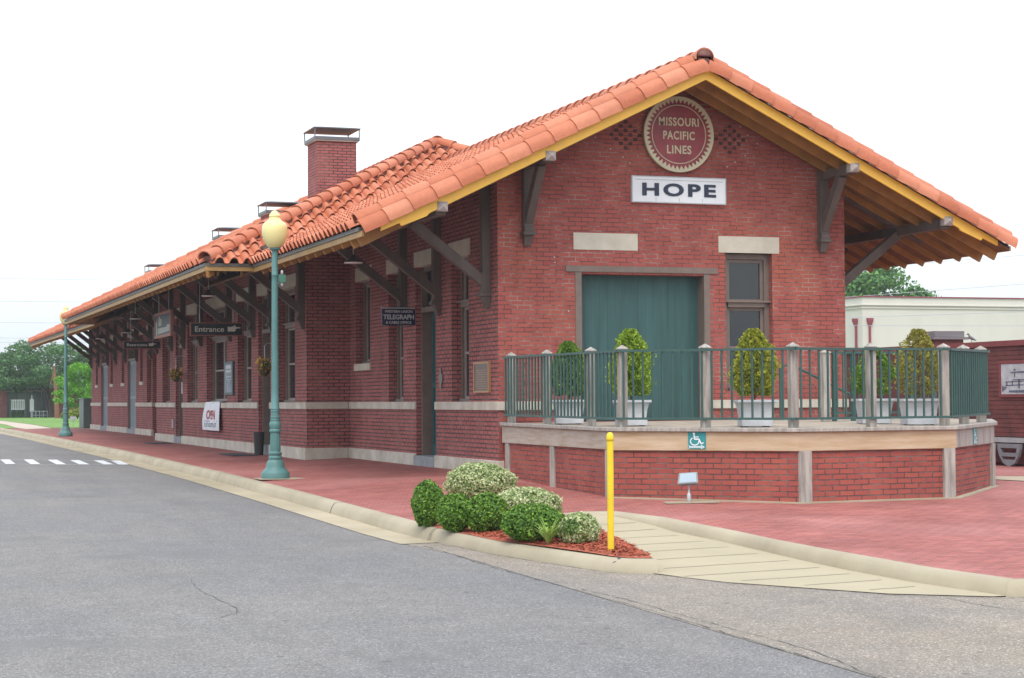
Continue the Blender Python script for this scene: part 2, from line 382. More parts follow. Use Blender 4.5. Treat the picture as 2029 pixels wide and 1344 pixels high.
def copy_tree(o, loc=None, parent=None):
    c = o.copy(); col.objects.link(c); c.parent = parent
    if loc is not None: c.location = loc
    for ch in o.children: copy_tree(ch, None, c)
    return c

def text_mesh(txt, w, h, o, ax, ay, depth, bold=0.0, spacing=1.0, box=True):
    """letters fitted in w x h, lower-left at o, written along ax with up ay; returns MB"""
    cu = bpy.data.curves.new('letters', 'FONT'); cu.body = txt; cu.extrude = .5; cu.offset = bold; cu.space_character = spacing; cu.resolution_u = 4
    ob = bpy.data.objects.new('letters', cu); col.objects.link(ob)
    dg = bpy.context.evaluated_depsgraph_get(); dg.update()
    me = bpy.data.meshes.new_from_object(ob.evaluated_get(dg))
    xs = [v.co.x for v in me.vertices]; ys = [v.co.y for v in me.vertices]
    x0, x1, y0, y1 = min(xs), max(xs), min(ys), max(ys)
    o, ax, ay = Vector(o), Vector(ax), Vector(ay); n = ax.cross(ay)
    mb = MB(); vs = [o+ax*((v.co.x-x0)/(x1-x0)*w)+ay*((v.co.y-y0)/(y1-y0)*h)+n*((v.co.z+.5)*depth) for v in me.vertices]
    mb.mesh(vs, [tuple(p.vertices) for p in me.polygons])
    bpy.data.objects.remove(ob); bpy.data.curves.remove(cu); bpy.data.meshes.remove(me)
    return mb

# ------------------------------------------------------------------ ground
PY = [(-70,-1.1),(-27,-.58),(-12,-.385),(-6,-.305),(0,-.225),(6,-.16),(18,-.09),(40,-.05),(400,-.05)]
BY = [(-70,-1.1),(-27,-.58),(-14,-.40),(-10,-.33),(-6.3,-.215),(-4.4,-.178),(-2.3,-.137),(0,-.07),(.5,-.04),(400,-.04)]
def interp(t, P):
    if t <= P[0][0]: return P[0][1]
    for (a, b), (c, d) in zip(P, P[1:]):
        if t <= c: return b+(d-b)*(t-a)/(c-a)
    return P[-1][1]
def G(x, y):
    a = interp(y, PY); b = interp(y, BY); t = min(max((x+3.2)/3.2, 0), 1); return a+(b-a)*t
def Rd(x, y): return interp(y, PY)-interp(y, [(-9,.10),(-6,.13)])
CUTY = sorted({a for a, _ in PY} | {a for a, _ in BY} | {-9,-7,-5,60,100,160})
def sheet(name, poly, fn, m, dz=0, extra_y=(), cutx=(-3.2,-1.6,0), thick=0, **tags):
    bm = bmesh.new(); vs = [bm.verts.new((x, y, 0)) for x, y in poly]
    bm.faces.new(vs); bmesh.ops.triangulate(bm, faces=bm.faces[:])
    for yy in list(CUTY)+list(extra_y):
        bmesh.ops.bisect_plane(bm, geom=bm.verts[:]+bm.edges[:]+bm.faces[:], plane_co=(0,yy,0), plane_no=(0,1,0), dist=1e-5)
    for xx in cutx:
        bmesh.ops.bisect_plane(bm, geom=bm.verts[:]+bm.edges[:]+bm.faces[:], plane_co=(xx,0,0), plane_no=(1,0,0), dist=1e-5)
    bmesh.ops.triangulate(bm, faces=bm.faces[:])
    for v in bm.verts: v.co.z = fn(v.co.x, v.co.y)+dz
    bm.verts.index_update()
    mb = MB()
    fs = []
    for f in bm.faces:
        ix = [v.index for v in f.verts]
        if f.normal.z < 0: ix.reverse()
        fs.append(tuple(ix))
    mb.mesh([v.co.copy() for v in bm.verts], fs); bm.free()
    return mb.build(name, m, **tags)

gb = MB()
for x0, x1 in ((-700,-30),(-30,-3),(-3,0),(0,60),(60,700)):
    ys = [-200,-70,-27,-12,-6,0,18,40,100,200,1200]
    for a, b in zip(ys, ys[1:]):
        z = lambda y: interp(y, [(-200,-1.6),(-70,-1.4),(-27,-1.0),(0,-.7),(40,-.35),(60,-.2),(1200,-.2)])
        gb.face([(x0,a,z(a)),(x1,a,z(a)),(x1,b,z(b)),(x0,b,z(b))])
gb.build('ground', earth, kind='structure')

# street and the older asphalt beside it
STREET = [(-40,-60),(-3.55,-60),(-3.55,-16.5),(-3.57,-12.8),(-3.58,-9.2),(-3.66,-7.9),(-3.73,-7.66),(-3.73,200),(-40,200)]
sheet('street', STREET, Rd, asph, kind='structure')
OLD = [(-3.54,-60),(40,-60),(40,-19),(4.5,-15.2),(-.3,-14.05),(-.62,-14.0),(-1.3,-13.53),(-2.15,-12.3),(-2.38,-11.55),(-2.45,-11.45),(-2.63,-11.36),(-2.79,-11.16),(-2.99,-10.2),(-3.22,-9.15),(-3.3,-7.77),(-3.3,-7.60),(-3.72,-7.66),(-3.65,-7.9),(-3.57,-9.2),(-3.56,-12.8),(-3.54,-16.5)]
sheet('old_asphalt', OLD, Rd, asph2, kind='structure')
sheet('gutter', [(-3.73,200),(-3.73,-7.66),(-3.3,-7.60),(-3.3,200)], Rd, concd, dz=.004, kind='structure')
# ramp of grooved concrete
RZ = lambda x, y: interp(y, [(-14.1,-.505),(-11.8,-.478),(-8,-.375),(-6.5,-.262),(-6,-.255)])
RAMP = [(-1.05,-6.45),(-.86,-6.6),(-.72,-7.5),(-.66,-9),(-.7,-11),(-.66,-12.9),(-.5,-14.0),(-.62,-14.0),(-1.3,-13.53),(-2.15,-12.3),(-2.42,-11.54),(-2.5,-11.35),(-2.45,-11.15),(-2.3,-11.0),(-2.05,-9.8),(-1.75,-8.4),(-1.5,-7.1),(-1.4,-6.5)]
sheet('ramp', RAMP, RZ, rampm, extra_y=(-13,-12,-11.8,-10,-8,-7,-6.5), cutx=(-2,-1), kind='structure')
gm = MB()
for k, y in enumerate((-7.35,-7.9,-8.5,-9.15,-9.75,-10.4,-11.05,-11.65,-12.2,-12.75,-13.3)):
    xl = -1.45 - max(0, min(1, (-7.2-y)/4.2))*.85
    if y < -11.7: xl = -2.3+(-11.7-y)*.62
    xr = -.83; pts = []
    for i in range(9):
        t = i/8; x = xl+(xr-xl)*t; yy = y+.16*(x+1.6)+rnd.uniform(-.008,.008); pts.append((x, yy))
    for (a, b), (c, d) in zip(pts, pts[1:]):
        wd = .009
        gm.face([(a,b-wd,RZ(a,b)+.004),(c,d-wd,RZ(c,d)+.004),(c,d+wd,RZ(c,d)+.004),(a,b+wd,RZ(a,b)+.004)])
gm.build('ramp_grooves', mat('groove_shadow', (.26,.235,.175), .9), kind='structure')

# brick pavement
PAVE = [(-3.15,62),(-3.15,-7.2),(-2.9,-7.0),(-2.2,-6.7),(-1.42,-6.42),(-1.05,-6.33),(-.80,-6.5),(-.60,-7.4),(-.53,-9),(-.55,-11),(-.5,-12.9),(-.36,-13.88),(-.2,-13.93),(4.5,-15.05),(40,-18.8),(40,-5.0),(7.2,-4.2),(6.3,-2.0),(6.3,60),(.2,62)]
sheet('brick_pavement', PAVE, G, paver, kind='structure', cutx=(-3.2,-2.4,-1.6,-.8,0))
# apron strips by the tracks
sheet('beige_kerb_band', [(7.2,-4.2),(40,-5.0),(40,-3.2),(7.6,-2.6),(6.3,-2.0)], G, concd, dz=.01, kind='structure')
sheet('track_apron', [(7.6,-2.6),(40,-3.2),(40,60),(6.3,60),(6.3,-2.0)], lambda x,y: interp(x, [(6,G(3,y)),(9,-.13),(13,-.58),(60,-.62)]), paver, cutx=(8,9,11,13,20), kind='structure')

def kerb(name, foot, inner, zf, zt, m, seg=3.0):
    """foot/inner: matched polylines; rolled kerb section swept between"""
    mb = MB(); L = [0]
    P = []
    for (a, b), (c, d), (e, f), (g, h) in zip(foot, foot[1:], inner, inner[1:]):
        n = max(1, int(math.hypot(c-a, d-b)/.5)) if b < 40 else max(1, int(math.hypot(c-a, d-b)/6))
        for i in range(n):
            t = i/n; P.append(((a+(c-a)*t, b+(d-b)*t), (e+(g-e)*t, f+(h-f)*t)))
    P.append((foot[-1], inner[-1]))
    prof = [(0,-.06),(.0,.0),(.16,.62),(.34,.93),(.52,1.0),(1.0,1.0),(1.0,-.5)]
    rows = []
    for (fx, fy), (ix, iy) in P:
        z0, z1 = zf(fx, fy), zt(ix, iy)
        rows.append([(fx+(ix-fx)*u, fy+(iy-fy)*u, z0+(z1-z0)*v) for u, v in prof])
    n = len(prof); vs = [p for r in rows for p in r]; fs = []
    for k in range(len(rows)-1):
        for i in range(n-1): fs.append((k*n+i, k*n+i+1, (k+1)*n+i+1, (k+1)*n+i))
    fs.append(tuple(range(n-1,-1,-1))); fs.append(tuple((len(rows)-1)*n+i for i in range(n)))
    mb.mesh(vs, [tuple(reversed(f)) for f in fs])
    o = mb.build(name, m, kind='structure'); smooth_angle(o, 60); return o
Gp = lambda x, y: G(x, y)+.012
kerb('kerb', [(-3.33,200),(-3.33,-6.2),(-3.30,-7.77),(-3.22,-9.14),(-2.99,-10.19),(-2.79,-11.14),(-2.64,-11.34),(-2.42,-11.47)],
     [(-3.14,200),(-3.14,-6.2),(-3.11,-7.7),(-3.02,-9.05),(-2.80,-10.08),(-2.60,-10.95),(-2.50,-11.10),(-2.33,-11.22)], Rd, Gp, conc)
kerb('ramp_kerb', [(-.50,-14.0),(-.66,-12.9),(-.70,-11),(-.66,-9),(-.72,-7.5),(-.87,-6.65),(-1.07,-6.46),(-1.40,-6.5)],
     [(-.32,-13.86),(-.47,-12.9),(-.52,-11),(-.50,-9),(-.56,-7.4),(-.76,-6.47),(-1.04,-6.30),(-1.42,-6.33)],
     lambda x, y: RZ(x, y) if y < -6.9 else RZ(x, y)+.0, Gp, conc)
kerb('east_kerb', [(40,-19.05),(4.5,-15.25),(-.25,-14.1),(-.50,-14.0)], [(40,-18.8),(4.5,-15.05),(-.18,-13.90),(-.32,-13.86)], Rd, Gp, conc)
# kerb joints and cracks
cr_ = MB()
def ribbon(mb, pts, wd, zf, dz=.005, jit=.0):
    P = []
    for (a, b), (c, d) in zip(pts, pts[1:]):
        n = max(1, int(math.hypot(c-a, d-b)/.12))
        for i in range(n): P.append((a+(c-a)*i/n+rnd.uniform(-jit,jit), b+(d-b)*i/n+rnd.uniform(-jit,jit)))
    P.append(pts[-1])
    for (a, b), (c, d) in zip(P, P[1:]):
        l = math.hypot(c-a, d-b) or 1; nx, ny = -(d-b)/l, (c-a)/l
        w1 = wd*rnd.uniform(.15,.75)
        mb.face([(a-nx*w1,b-ny*w1,zf(a,b)+dz),(a+nx*w1,b+ny*w1,zf(a,b)+dz),(c+nx*w1,d+ny*w1,zf(c,d)+dz),(c-nx*w1,d-ny*w1,zf(c,d)+dz)][::-1])
ribbon(cr_, [(-3.56,-7.95),(-3.6,-9.2),(-3.62,-10.6),(-3.56,-12.3),(-3.52,-14),(-3.54,-16.5),(-3.55,-22)], .008, Rd, jit=.012)
ribbon(cr_, [(-3.5,-12.3),(-3.43,-13.1),(-3.41,-14.5),(-3.36,-16.1),(-3.5,-17),(-3.5,-19)], .007, Rd, jit=.015)
ribbon(cr_, [(-3.74,-7.6),(-3.74,-4),(-3.74,0),(-3.74,14)], .008, Rd, jit=.008)
ribbon(cr_, [(-3.72,-7.7),(-3.3,-7.63),(-3.24,-9.14),(-3.01,-10.2),(-2.81,-11.15),(-2.66,-11.36),(-2.40,-11.6)], .009, Rd, jit=.008)
ribbon(cr_, [(-3.6,-9.9),(-3.2,-10.4),(-2.95,-11.1),(-2.75,-11.5)], .007, Rd, jit=.012)
ribbon(cr_, [(-2.4,-11.68),(-2.15,-12.38),(-1.3,-13.62),(-.62,-14.09),(.8,-14.45)], .010, Rd, jit=.008)
ribbon(cr_, [(-6.42,-10.4),(-6.5,-11.2),(-6.48,-11.76),(-6.44,-12.57),(-6.52,-12.9),(-6.66,-13.1)], .006, Rd, jit=.02)
ribbon(cr_, [(-6.4,-13.9),(-6.35,-14.3)], .006, Rd, jit=.02)
ribbon(cr_, [(-11,-7),(-7.9,-8.28),(-5.6,-9.0),(-3.9,-9.35)], .005, Rd, jit=.01)
ribbon(cr_, [(-1.0,-13.95),(-1.02,-14.4),(-.9,-14.9),(-1.1,-15.4)], .008, Rd, jit=.02)
cr_.build('pavement_cracks', tar, kind='structure')
jm = MB()
for (x, y) in ((-3.33,-2.85),(-3.33,13.0),(-3.33,16.4),(-3.33,5.4)):
    z0, z1 = Rd(x, y), Gp(x+.19, y)
    pr = [(0,0),(.16,.62),(.34,.93),(.52,1.0),(1,1)]
    for (a, b), (c, d) in zip(pr, pr[1:]):
        q = lambda u, v, yy: (x+.19*u-.003, yy, z0+(z1-z0)*v+.003)
        jm.face([q(a,b,y-.012), q(c,d,y-.012), q(c,d,y+.012), q(a,b,y+.012)])
jm.build('kerb_joints', tar, kind='structure')

nm = MB(); rn0 = random.Random(2)
def kq(foot, inner, u, zf, zt): return (foot[0]+(inner[0]-foot[0])*u, foot[1]+(inner[1]-foot[1])*u, zf(*foot)+(zt(*inner)-zf(*foot))*interp(u, [(0,0),(.16,.62),(.34,.93),(.52,1.0),(1,1)])+.0035)
def kerb_patch(mb, f0, i0, f1, i1, zf, zt, u0, u1, n=8, jag=.0):
    P = []
    for k in range(n+1):
        u = u0+(u1-u0)*k/n; j = rn0.uniform(-jag, jag)
        a = kq((f0[0]+(f1[0]-f0[0])*j, f0[1]+(f1[1]-f0[1])*j), (i0[0]+(i1[0]-i0[0])*j, i0[1]+(i1[1]-i0[1])*j), u, zf, zt)
        b = kq((f1[0]+(f1[0]-f0[0])*j, f1[1]+(f1[1]-f0[1])*j), (i1[0]+(i1[0]-i0[0])*j, i1[1]+(i1[1]-i0[1])*j), u, zf, zt); P.append((a, b))
    for (a, b), (c, d) in zip(P, P[1:]): mb.face([a, b, d, c])
kerb_patch(nm, (-2.745,-11.19), (-2.57,-11.0), (-2.725,-11.21), (-2.555,-11.02), Rd, Gp, 0, 1, 14, .9)
kerb_patch(nm, (-3.33,-7.3), (-3.14,-7.3), (-3.33,-7.318), (-3.14,-7.318), Rd, Gp, 0, 1, 6, .3)
nm.build('kerb_cracks', tar, kind='structure')
# litter specks on the road edge
lt_ = MB()
for k in range(60):
    x, y = (rn0.uniform(-3.25,-.6), rn0.uniform(-14.6,-9.0)) if k < 34 else (rn0.uniform(-8,-3.8), rn0.uniform(-15,2))
    if k < 34 and (y > -9.4-1.85*(x+3.25) or y > -10.4 and x > -2.9): continue
    z = Rd(x, y)+.006; r_ = rn0.uniform(.006,.016); a0 = rn0.uniform(0,6.28)
    lt_.face([(x+r_*math.cos(a0+i_*1.57)*(1 if i_%2 else .5), y+r_*math.sin(a0+i_*1.57)*(1 if i_%2 else .5), z+rn0.uniform(0,.006)) for i_ in range(4)])
lt_.build('road_litter', mat('leaf_litter', (.30,.20,.14), .9, .5, 30), kind='stuff')
# crosswalk
cw = MB()
tops = [(-6.55,17.95),(-6.1,17.75),(-5.6,17.5),(-5.1,17.1),(-4.65,16.6),(-4.17,16.2),(-3.82,15.9)]
bots = [(-6.62,15.3),(-6.18,15.0),(-5.68,14.65),(-5.18,14.25),(-4.72,14.0),(-4.24,13.75),(-3.95,13.5)]
zc = lambda x, y: Rd(x, y)+.005
for (a, b), (c, d) in zip(tops, bots):
    for i in range(4):
        t0, t1 = i/4, (i+1)/4
        p = [(a+(c-a)*t0, b+(d-b)*t0), (a+(c-a)*t1, b+(d-b)*t1)]
        cw.face([(p[1][0],p[1][1],zc(*p[1])),(p[1][0]+.2,p[1][1]-.07,zc(*p[1])),(p[0][0]+.2,p[0][1]-.07,zc(*p[0])),(p[0][0],p[0][1],zc(*p[0]))])
for L in (tops, bots):
    for (a, b), (c, d) in zip(L, L[1:]):
        cw.face([(a,b-.03,zc(a,b)-.002),(c,d-.03,zc(c,d)-.002),(c,d+.03,zc(c,d)-.002),(a,b+.03,zc(a,b)-.002)])
for a, b in ((-7.05,15.4),(-7.05,18.2)):
    c, d = (-12, b+.8); cw.face([(c,d-.03,zc(c,d)),(a,b-.03,zc(a,b)),(a,b+.03,zc(a,b)),(c,d+.03,zc(c,d))])
for k in range(6):
    a, b = -7.05-k*.48, 18.15+k*.2
    cw.face([(a-.07,b-2.7,zc(a,b)),(a+.13,b-2.75,zc(a,b)),(a+.2,b-.07,zc(a,b)),(a,b,zc(a,b))])
cw.build('crosswalk_marking', white, kind='structure')
# far pavement, lawn
sheet('concrete_sidewalk', [(-2.55,54),(-1.25,56.3),(-.9,70),(-.9,200),(-2.0,200),(-2.1,72),(-2.5,60)], G, sidew, dz=.010, cutx=(), kind='structure')
sheet('lawn', [(-1.2,56.5),(6.3,56.5),(40,56.5),(40,200),(-.85,200),(-.85,70)], G, grassm, dz=.014, kind='structure')
sheet('verge_grass', [(-3.13,58),(-2.58,57.5),(-2.2,72),(-2.1,200),(-3.13,200)], G, grassm, dz=.014, kind='structure')
sheet('mulch_bed', [(-3.1,-6.95),(-2.9,-7.0),(-2.2,-6.7),(-1.42,-6.42),(-1.5,-7.1),(-1.75,-8.4),(-2.05,-9.8),(-2.32,-11.05),(-2.38,-11.26),(-2.56,-11.17),(-2.67,-10.98),(-2.88,-10.06),(-3.10,-9.04),(-3.19,-7.7),(-3.2,-7.0)],
      lambda x, y: G(x, y)+.018+.05*max(0, 1-abs(x+2.45)/.6)*min(1, max(0, (y+11.2)/1.5)), mulchm, cutx=(-2.9,-2.7,-2.45,-2.2,-1.9), extra_y=(-10.5,-9.7,-8.5,-7.5), kind='structure')

# ------------------------------------------------------------------ depot
depot = empty('railway_depot', (0,0,0), 'long red brick railway depot with orange clay tile roof and gold gable trim', 'railway depot')
XC = 3.01; SL = .489; SLB = .505
X1 = 5.98                      # east wall
Y1, Y2, Y3, Y4 = 9.117, 28.75, 35.5, 52.75
PB = .873                      # bay projection
ZB0, ZB1 = .926, 1.06          # belt
ZST = .159                     # top of base stone
def S(x): return 6.12-SL*abs(x-XC)
def SBx(x): return 3.50+SLB*(min(x, 2*XC-x)+3.25)
class Wall:
    def __init__(s, o, h, n): s.o, s.h, s.n = Vector(o), Vector(h), Vector(n)
    def p(s, u, z, d=0): q = s.o+s.h*u-s.n*d; return Vector((q.x, q.y, z))
    def box(s, mb, u0, u1, z0, z1, d0, d1):
        a = s.p(u0, z0, d0); b = s.p(u1, z1, d1)
        return mb.box(min(a.x,b.x), max(a.x,b.x), min(a.y,b.y), max(a.y,b.y), z0, z1)
    def skin(s, mb, u0, u1, z0, z1, ops, depth=.24, flip=False):
        us = sorted({u0, u1} | {a for o in ops for a in o[:2]})
        for a, b in zip(us, us[1:]):
            cuts = sorted([(o[2], o[3]) for o in ops if o[0] <= a+1e-6 and o[1] >= b-1e-6])
            z = z0
            for c, d in cuts+[(z1, z1)]:
                if c > z+1e-6: mb.face([s.p(a,z), s.p(b,z), s.p(b,c), s.p(a,c)])
                z = d
        for a, b, c, d in ops:
            mb.face([s.p(a,c), s.p(a,d), s.p(a,d,depth), s.p(a,c,depth)][::-1]); mb.face([s.p(b,c,depth), s.p(b,d,depth), s.p(b,d), s.p(b,c)][::-1])
            mb.face([s.p(a,d), s.p(b,d), s.p(b,d,depth), s.p(a,d,depth)]); mb.face([s.p(a,c,depth), s.p(b,c,depth), s.p(b,c), s.p(a,c)])
# west-facing walls: u runs along +y
WF = Wall((0,0,0), (0,1,0), (-1,0,0)); WB = Wall((-PB,0,0), (0,1,0), (-1,0,0))
GS = Wall((0,0,0), (1,0,0), (0,-1,0))           # gable wall, u = x
frontops = [(1.45,2.36,ZB1,3.41),(3.26,4.44,.10,3.41),(5.26,6.22,ZB1,3.41),(7.55,8.62,1.80,3.41)]
bayops = [(10.15,11.75,ZB1,3.41),(12.55,13.82,.10,3.41),(14.6,16.2,ZB1,3.41),(17.6,20.3,ZB1,3.41),(21.7,23.25,ZB1,3.41),(24.05,25.2,.10,3.41),(26.25,27.6,ZB1,3.41)]
farops = [(35.7,36.75,ZB1,3.41),(37.7,38.35,1.78,3.41),(39.4,41.5,.0,3.41),(42.5,43.2,1.78,3.41),(45.7,46.4,1.78,3.41),(47.3,49.35,.0,3.41),(50.5,51.15,1.78,3.41)]
mb = MB(); WF.skin(mb, 0, Y1, -.6, 4.75, frontops, .27)
WB.skin(mb, Y1, Y2, -.6, 4.75, bayops, .27); WF.skin(mb, Y3, Y4, -.6, 4.75, farops, .27)
sw = Wall((0,Y1,0), (1,0,0), (0,-1,0)); sw.skin(mb, -PB, 0, -.6, 4.75, [])
mb.face([(-PB,Y2,-.6),(3,Y2,-.6),(3,Y2,4.75),(-PB,Y2,4.75)][::-1])
mb.face([(1.3,Y2,-.6),(1.3,Y3,-.6),(1.3,Y3,5.0),(1.3,Y2,5.0)][::-1])
mb.face([(0,Y3,-.6),(1.3,Y3,-.6),(1.3,Y3,4.75),(0,Y3,4.75)])
mb.build('side_wall', brickL, depot)
mb = MB()
gops = [(1.3,3.5,.74,3.03),(3.833,4.66,1.2,3.405)]
GS.skin(mb, 0, X1, -.6, 4.55, gops, .27)
k = (4.55-6.02)/SL
mb.face([(XC-(6.02-4.55)/SL,0,4.55),(XC+(6.02-4.55)/SL,0,4.55),(XC,0,6.02)])
mb.build('gable_wall', brick, depot)
mb = MB()
E_ = X1
mb.face([(E_,0,-.6),(E_,Y1,-.6),(E_,Y1,4.75),(E_,0,4.75)]); mb.face([(E_,Y1,-.6),(E_+PB,Y1,-.6),(E_+PB,Y1,4.75),(E_,Y1,4.75)])
mb.face([(E_+PB,Y1,-.6),(E_+PB,Y2,-.6),(E_+PB,Y2,4.75),(E_+PB,Y1,4.75)]); mb.face([(E_,Y2,-.6),(E_,Y4,-.6),(E_,Y4,4.75),(E_,Y2,4.75)])
mb.face([(E_,Y2,-.6),(E_+PB,Y2,-.6),(E_+PB,Y2,4.75),(E_,Y2,4.75)][::-1])
mb.face([(0,Y4,-.6),(E_,Y4,-.6),(E_,Y4,4.6),(XC,Y4,6.02),(0,Y4,4.6)][::-1])
mb.build('rear_wall', brickL, depot)

# base stones, one block after another with grey steps at the doors
mb = MB(); mg = MB()
def stones(w, u0, u1, doors, depth, zb, mbx, mgx):
    u = u0
    edges = []
    for a, b in doors+[(u1+9, u1+9)]:
        while u < min(a, u1)-.01:
            l = min(rnd.uniform(.75,1.35), min(a, u1)-u)
            if min(a, u1)-u-l < .35: l = min(a, u1)-u
            pr = rnd.uniform(0,.006)
            w.box(mbx, u+.003, u+l-.003, zb, ZST, -depth-pr, .05); u += l
        if a < u1: w.box(mgx, a+.002, b-.002, zb, ZST-.03, -depth-.012, .3); u = b
for w_, u0, u1, ds in ((WF,-.045,Y1-.02,[(3.24,4.46)]),(WB,Y1-.045,Y2+.04,[(12.53,13.84),(24.03,25.22)]),(WF,Y3-.04,Y4+.04,[(39.4,41.5),(47.3,49.35)]),
                      (Wall((0,Y1,0),(1,0,0),(0,-1,0)),-PB,-.05,[]),(GS,-.04,X1+.04,[])):
    e_ = [u0]+[v for d_ in ds for v in d_]+[u1]
    for a, b in zip(e_[::2], e_[1::2]):
        mb = MB(); stones(w_, a, b, [], .045, -.3, mb, None); bevel(mb.build('base_stone', stone, depot), .008, 1)
    for a, b in ds:
        mb = MB(); w_.box(mb, a+.002, b-.002, -.3, ZST-.03, -.057, .3); bevel(mb.build('door_step', stoneg, depot), .008, 1)
mb = MB()
def belt(w, u0, u1, gaps, step=1.1):
    u = u0
    for a, b in gaps+[(u1+9, 0)]:
        while u < min(a, u1)-.01:
            l = min(step*rnd.uniform(.8,1.5), min(a, u1)-u)
            if min(a, u1)-u-l < .3: l = min(a, u1)-u
            w.box(mb, u+.002, u+l-.002, ZB0, ZB1, -.035, .10); u += l
        if a < u1: u = b
for w_, a, b in ((WF,-.035,3.26),(WF,4.44,Y1-.03),(WB,Y1-.035,12.55),(WB,13.82,24.05),(WB,25.2,Y2+.03),(WF,Y3-.03,39.4),(WF,41.5,47.3),(WF,49.35,Y4+.03),
               (Wall((0,Y1,0),(1,0,0),(0,-1,0)),-PB,-.04),(GS,0.0,1.25),(GS,3.56,X1+.03)):
    mb = MB(); belt(w_, a, b, []); bevel(mb.build('stone_belt_course', stone, depot), .006, 1)
for w, a, b in ([(WF, a-.1 if b-a < 2 else a-.12, b+.12) for a, b in ((1.45,2.36),(3.36,4.4),(5.36,6.22),(7.5,8.5),(35.75,36.7),(37.7,38.35),(39.5,41.4),(42.5,43.2),(45.7,46.4),(47.4,49.25),(50.5,51.15))] +
               [(WB, a-.12, b+.12) for a, b in ((10.15,11.75),(12.55,13.82),(14.6,16.2),(17.6,20.3),(21.7,23.25),(24.05,25.2),(26.25,27.6))]):
    mb = MB(); w.box(mb, a, b, 3.407, 3.67, -.012, .28); mb.build('stone_lintel', lintelm, depot)
for a, b in ((1.239,2.315),(3.711,4.786)):
    mb = MB(); GS.box(mb, a, b, 3.405, 3.668, -.012, .28); mb.build('stone_lintel', lintelm, depot)
for a, b in ((7.5,8.67),(37.62,38.43),(42.42,43.28),(45.62,46.48),(50.42,51.23)):
    mb = MB(); WF.box(mb, a, b, 1.67, 1.78 if a > 20 else 1.80, -.03, .2); mb.build('stone_sill', lintelm, depot)

def window(w, a, b, z0, z1, ztr, mull=0, meet=True, d=.16):
    fr = MB(); fw = .065 if w is not GS else .085
    w.box(fr, a, a+fw, z0, z1, d, d+.1); w.box(fr, b-fw, b, z0, z1, d, d+.1)
    w.box(fr, a+fw, b-fw, z1-fw, z1, d, d+.1); w.box(fr, a+fw, b-fw, z0, z0+.05, d-.06, d+.1)
    parts = [(z0+.05, z1-fw)]
    if ztr:
        w.box(fr, a+fw, b-fw, ztr-.055, ztr+.02, d-.03, d+.1); w.box(fr, a+.005, b-.005, ztr+.02, ztr+.05, d-.07, d-.001)
        parts = [(z0+.05, ztr-.055), (ztr+.02, z1-fw)]
    o = fr.build('window', framem, depot)
    sa = MB(); pa = MB()
    us = [a+fw+(b-a-2*fw)*i/(mull+1) for i in range(mull+2)]
    for pz0, pz1 in parts:
        for k in range(mull+1):
            u0, u1 = us[k]+(.0 if k == 0 else .02), us[k+1]-(.0 if k == mull else .02)
            t = .04 if w is not GS else .055
            d_ = d; w.box(sa, u0, u0+t, pz0, pz1, d+.04, d+.08); w.box(sa, u1-t, u1, pz0, pz1, d+.04, d+.08)
            w.box(sa, u0+t, u1-t, pz0, pz0+t, d+.04, d+.08); w.box(sa, u0+t, u1-t, pz1-t, pz1, d+.04, d+.08)
            if meet and pz0 == parts[0][0] and pz1-pz0 > .9:
                zm = (pz0+pz1)/2; w.box(sa, u0+t, u1-t, zm-.02, zm+.02, d+.035, d+.085)
            pa.face([w.p(u0+.01,pz0+.01,d+.065), w.p(u1-.01,pz0+.01,d+.065), w.p(u1-.01,pz1-.01,d+.065), w.p(u0+.01,pz1-.01,d+.065)])
        for k in range(1, mull+1): w.box(fr, us[k]-.02, us[k]+.02, pz0, pz1, d+.0, d+.1)
    sa.build('sash', frameli if w is not GS else framem, o, org=(0,0,0)); pa.build('pane', glass, o, org=(0,0,0))
    return o
window(WF, 1.45,2.36,ZB1,3.405,2.66); window(WF, 5.26,6.22,ZB1,3.405,2.66); window(WF, 7.55,8.62,1.80,3.405,None, mull=0, meet=False)
for a, b, m_ in ((10.15,11.75,1),(14.6,16.2,0),(17.6,20.3,1),(21.7,23.25,0),(26.25,27.6,0)): window(WB, a, b, ZB1, 3.405, 2.66, mull=m_)
window(WF, 35.7,36.75,ZB1,3.405,2.66)
for a, b in ((37.7,38.35),(42.5,43.2),(45.7,46.4),(50.5,51.15)): window(WF, a, b, 1.78, 3.405, None, meet=False)
window(GS, 3.833,4.66,1.2,3.40,2.60, d=.12)
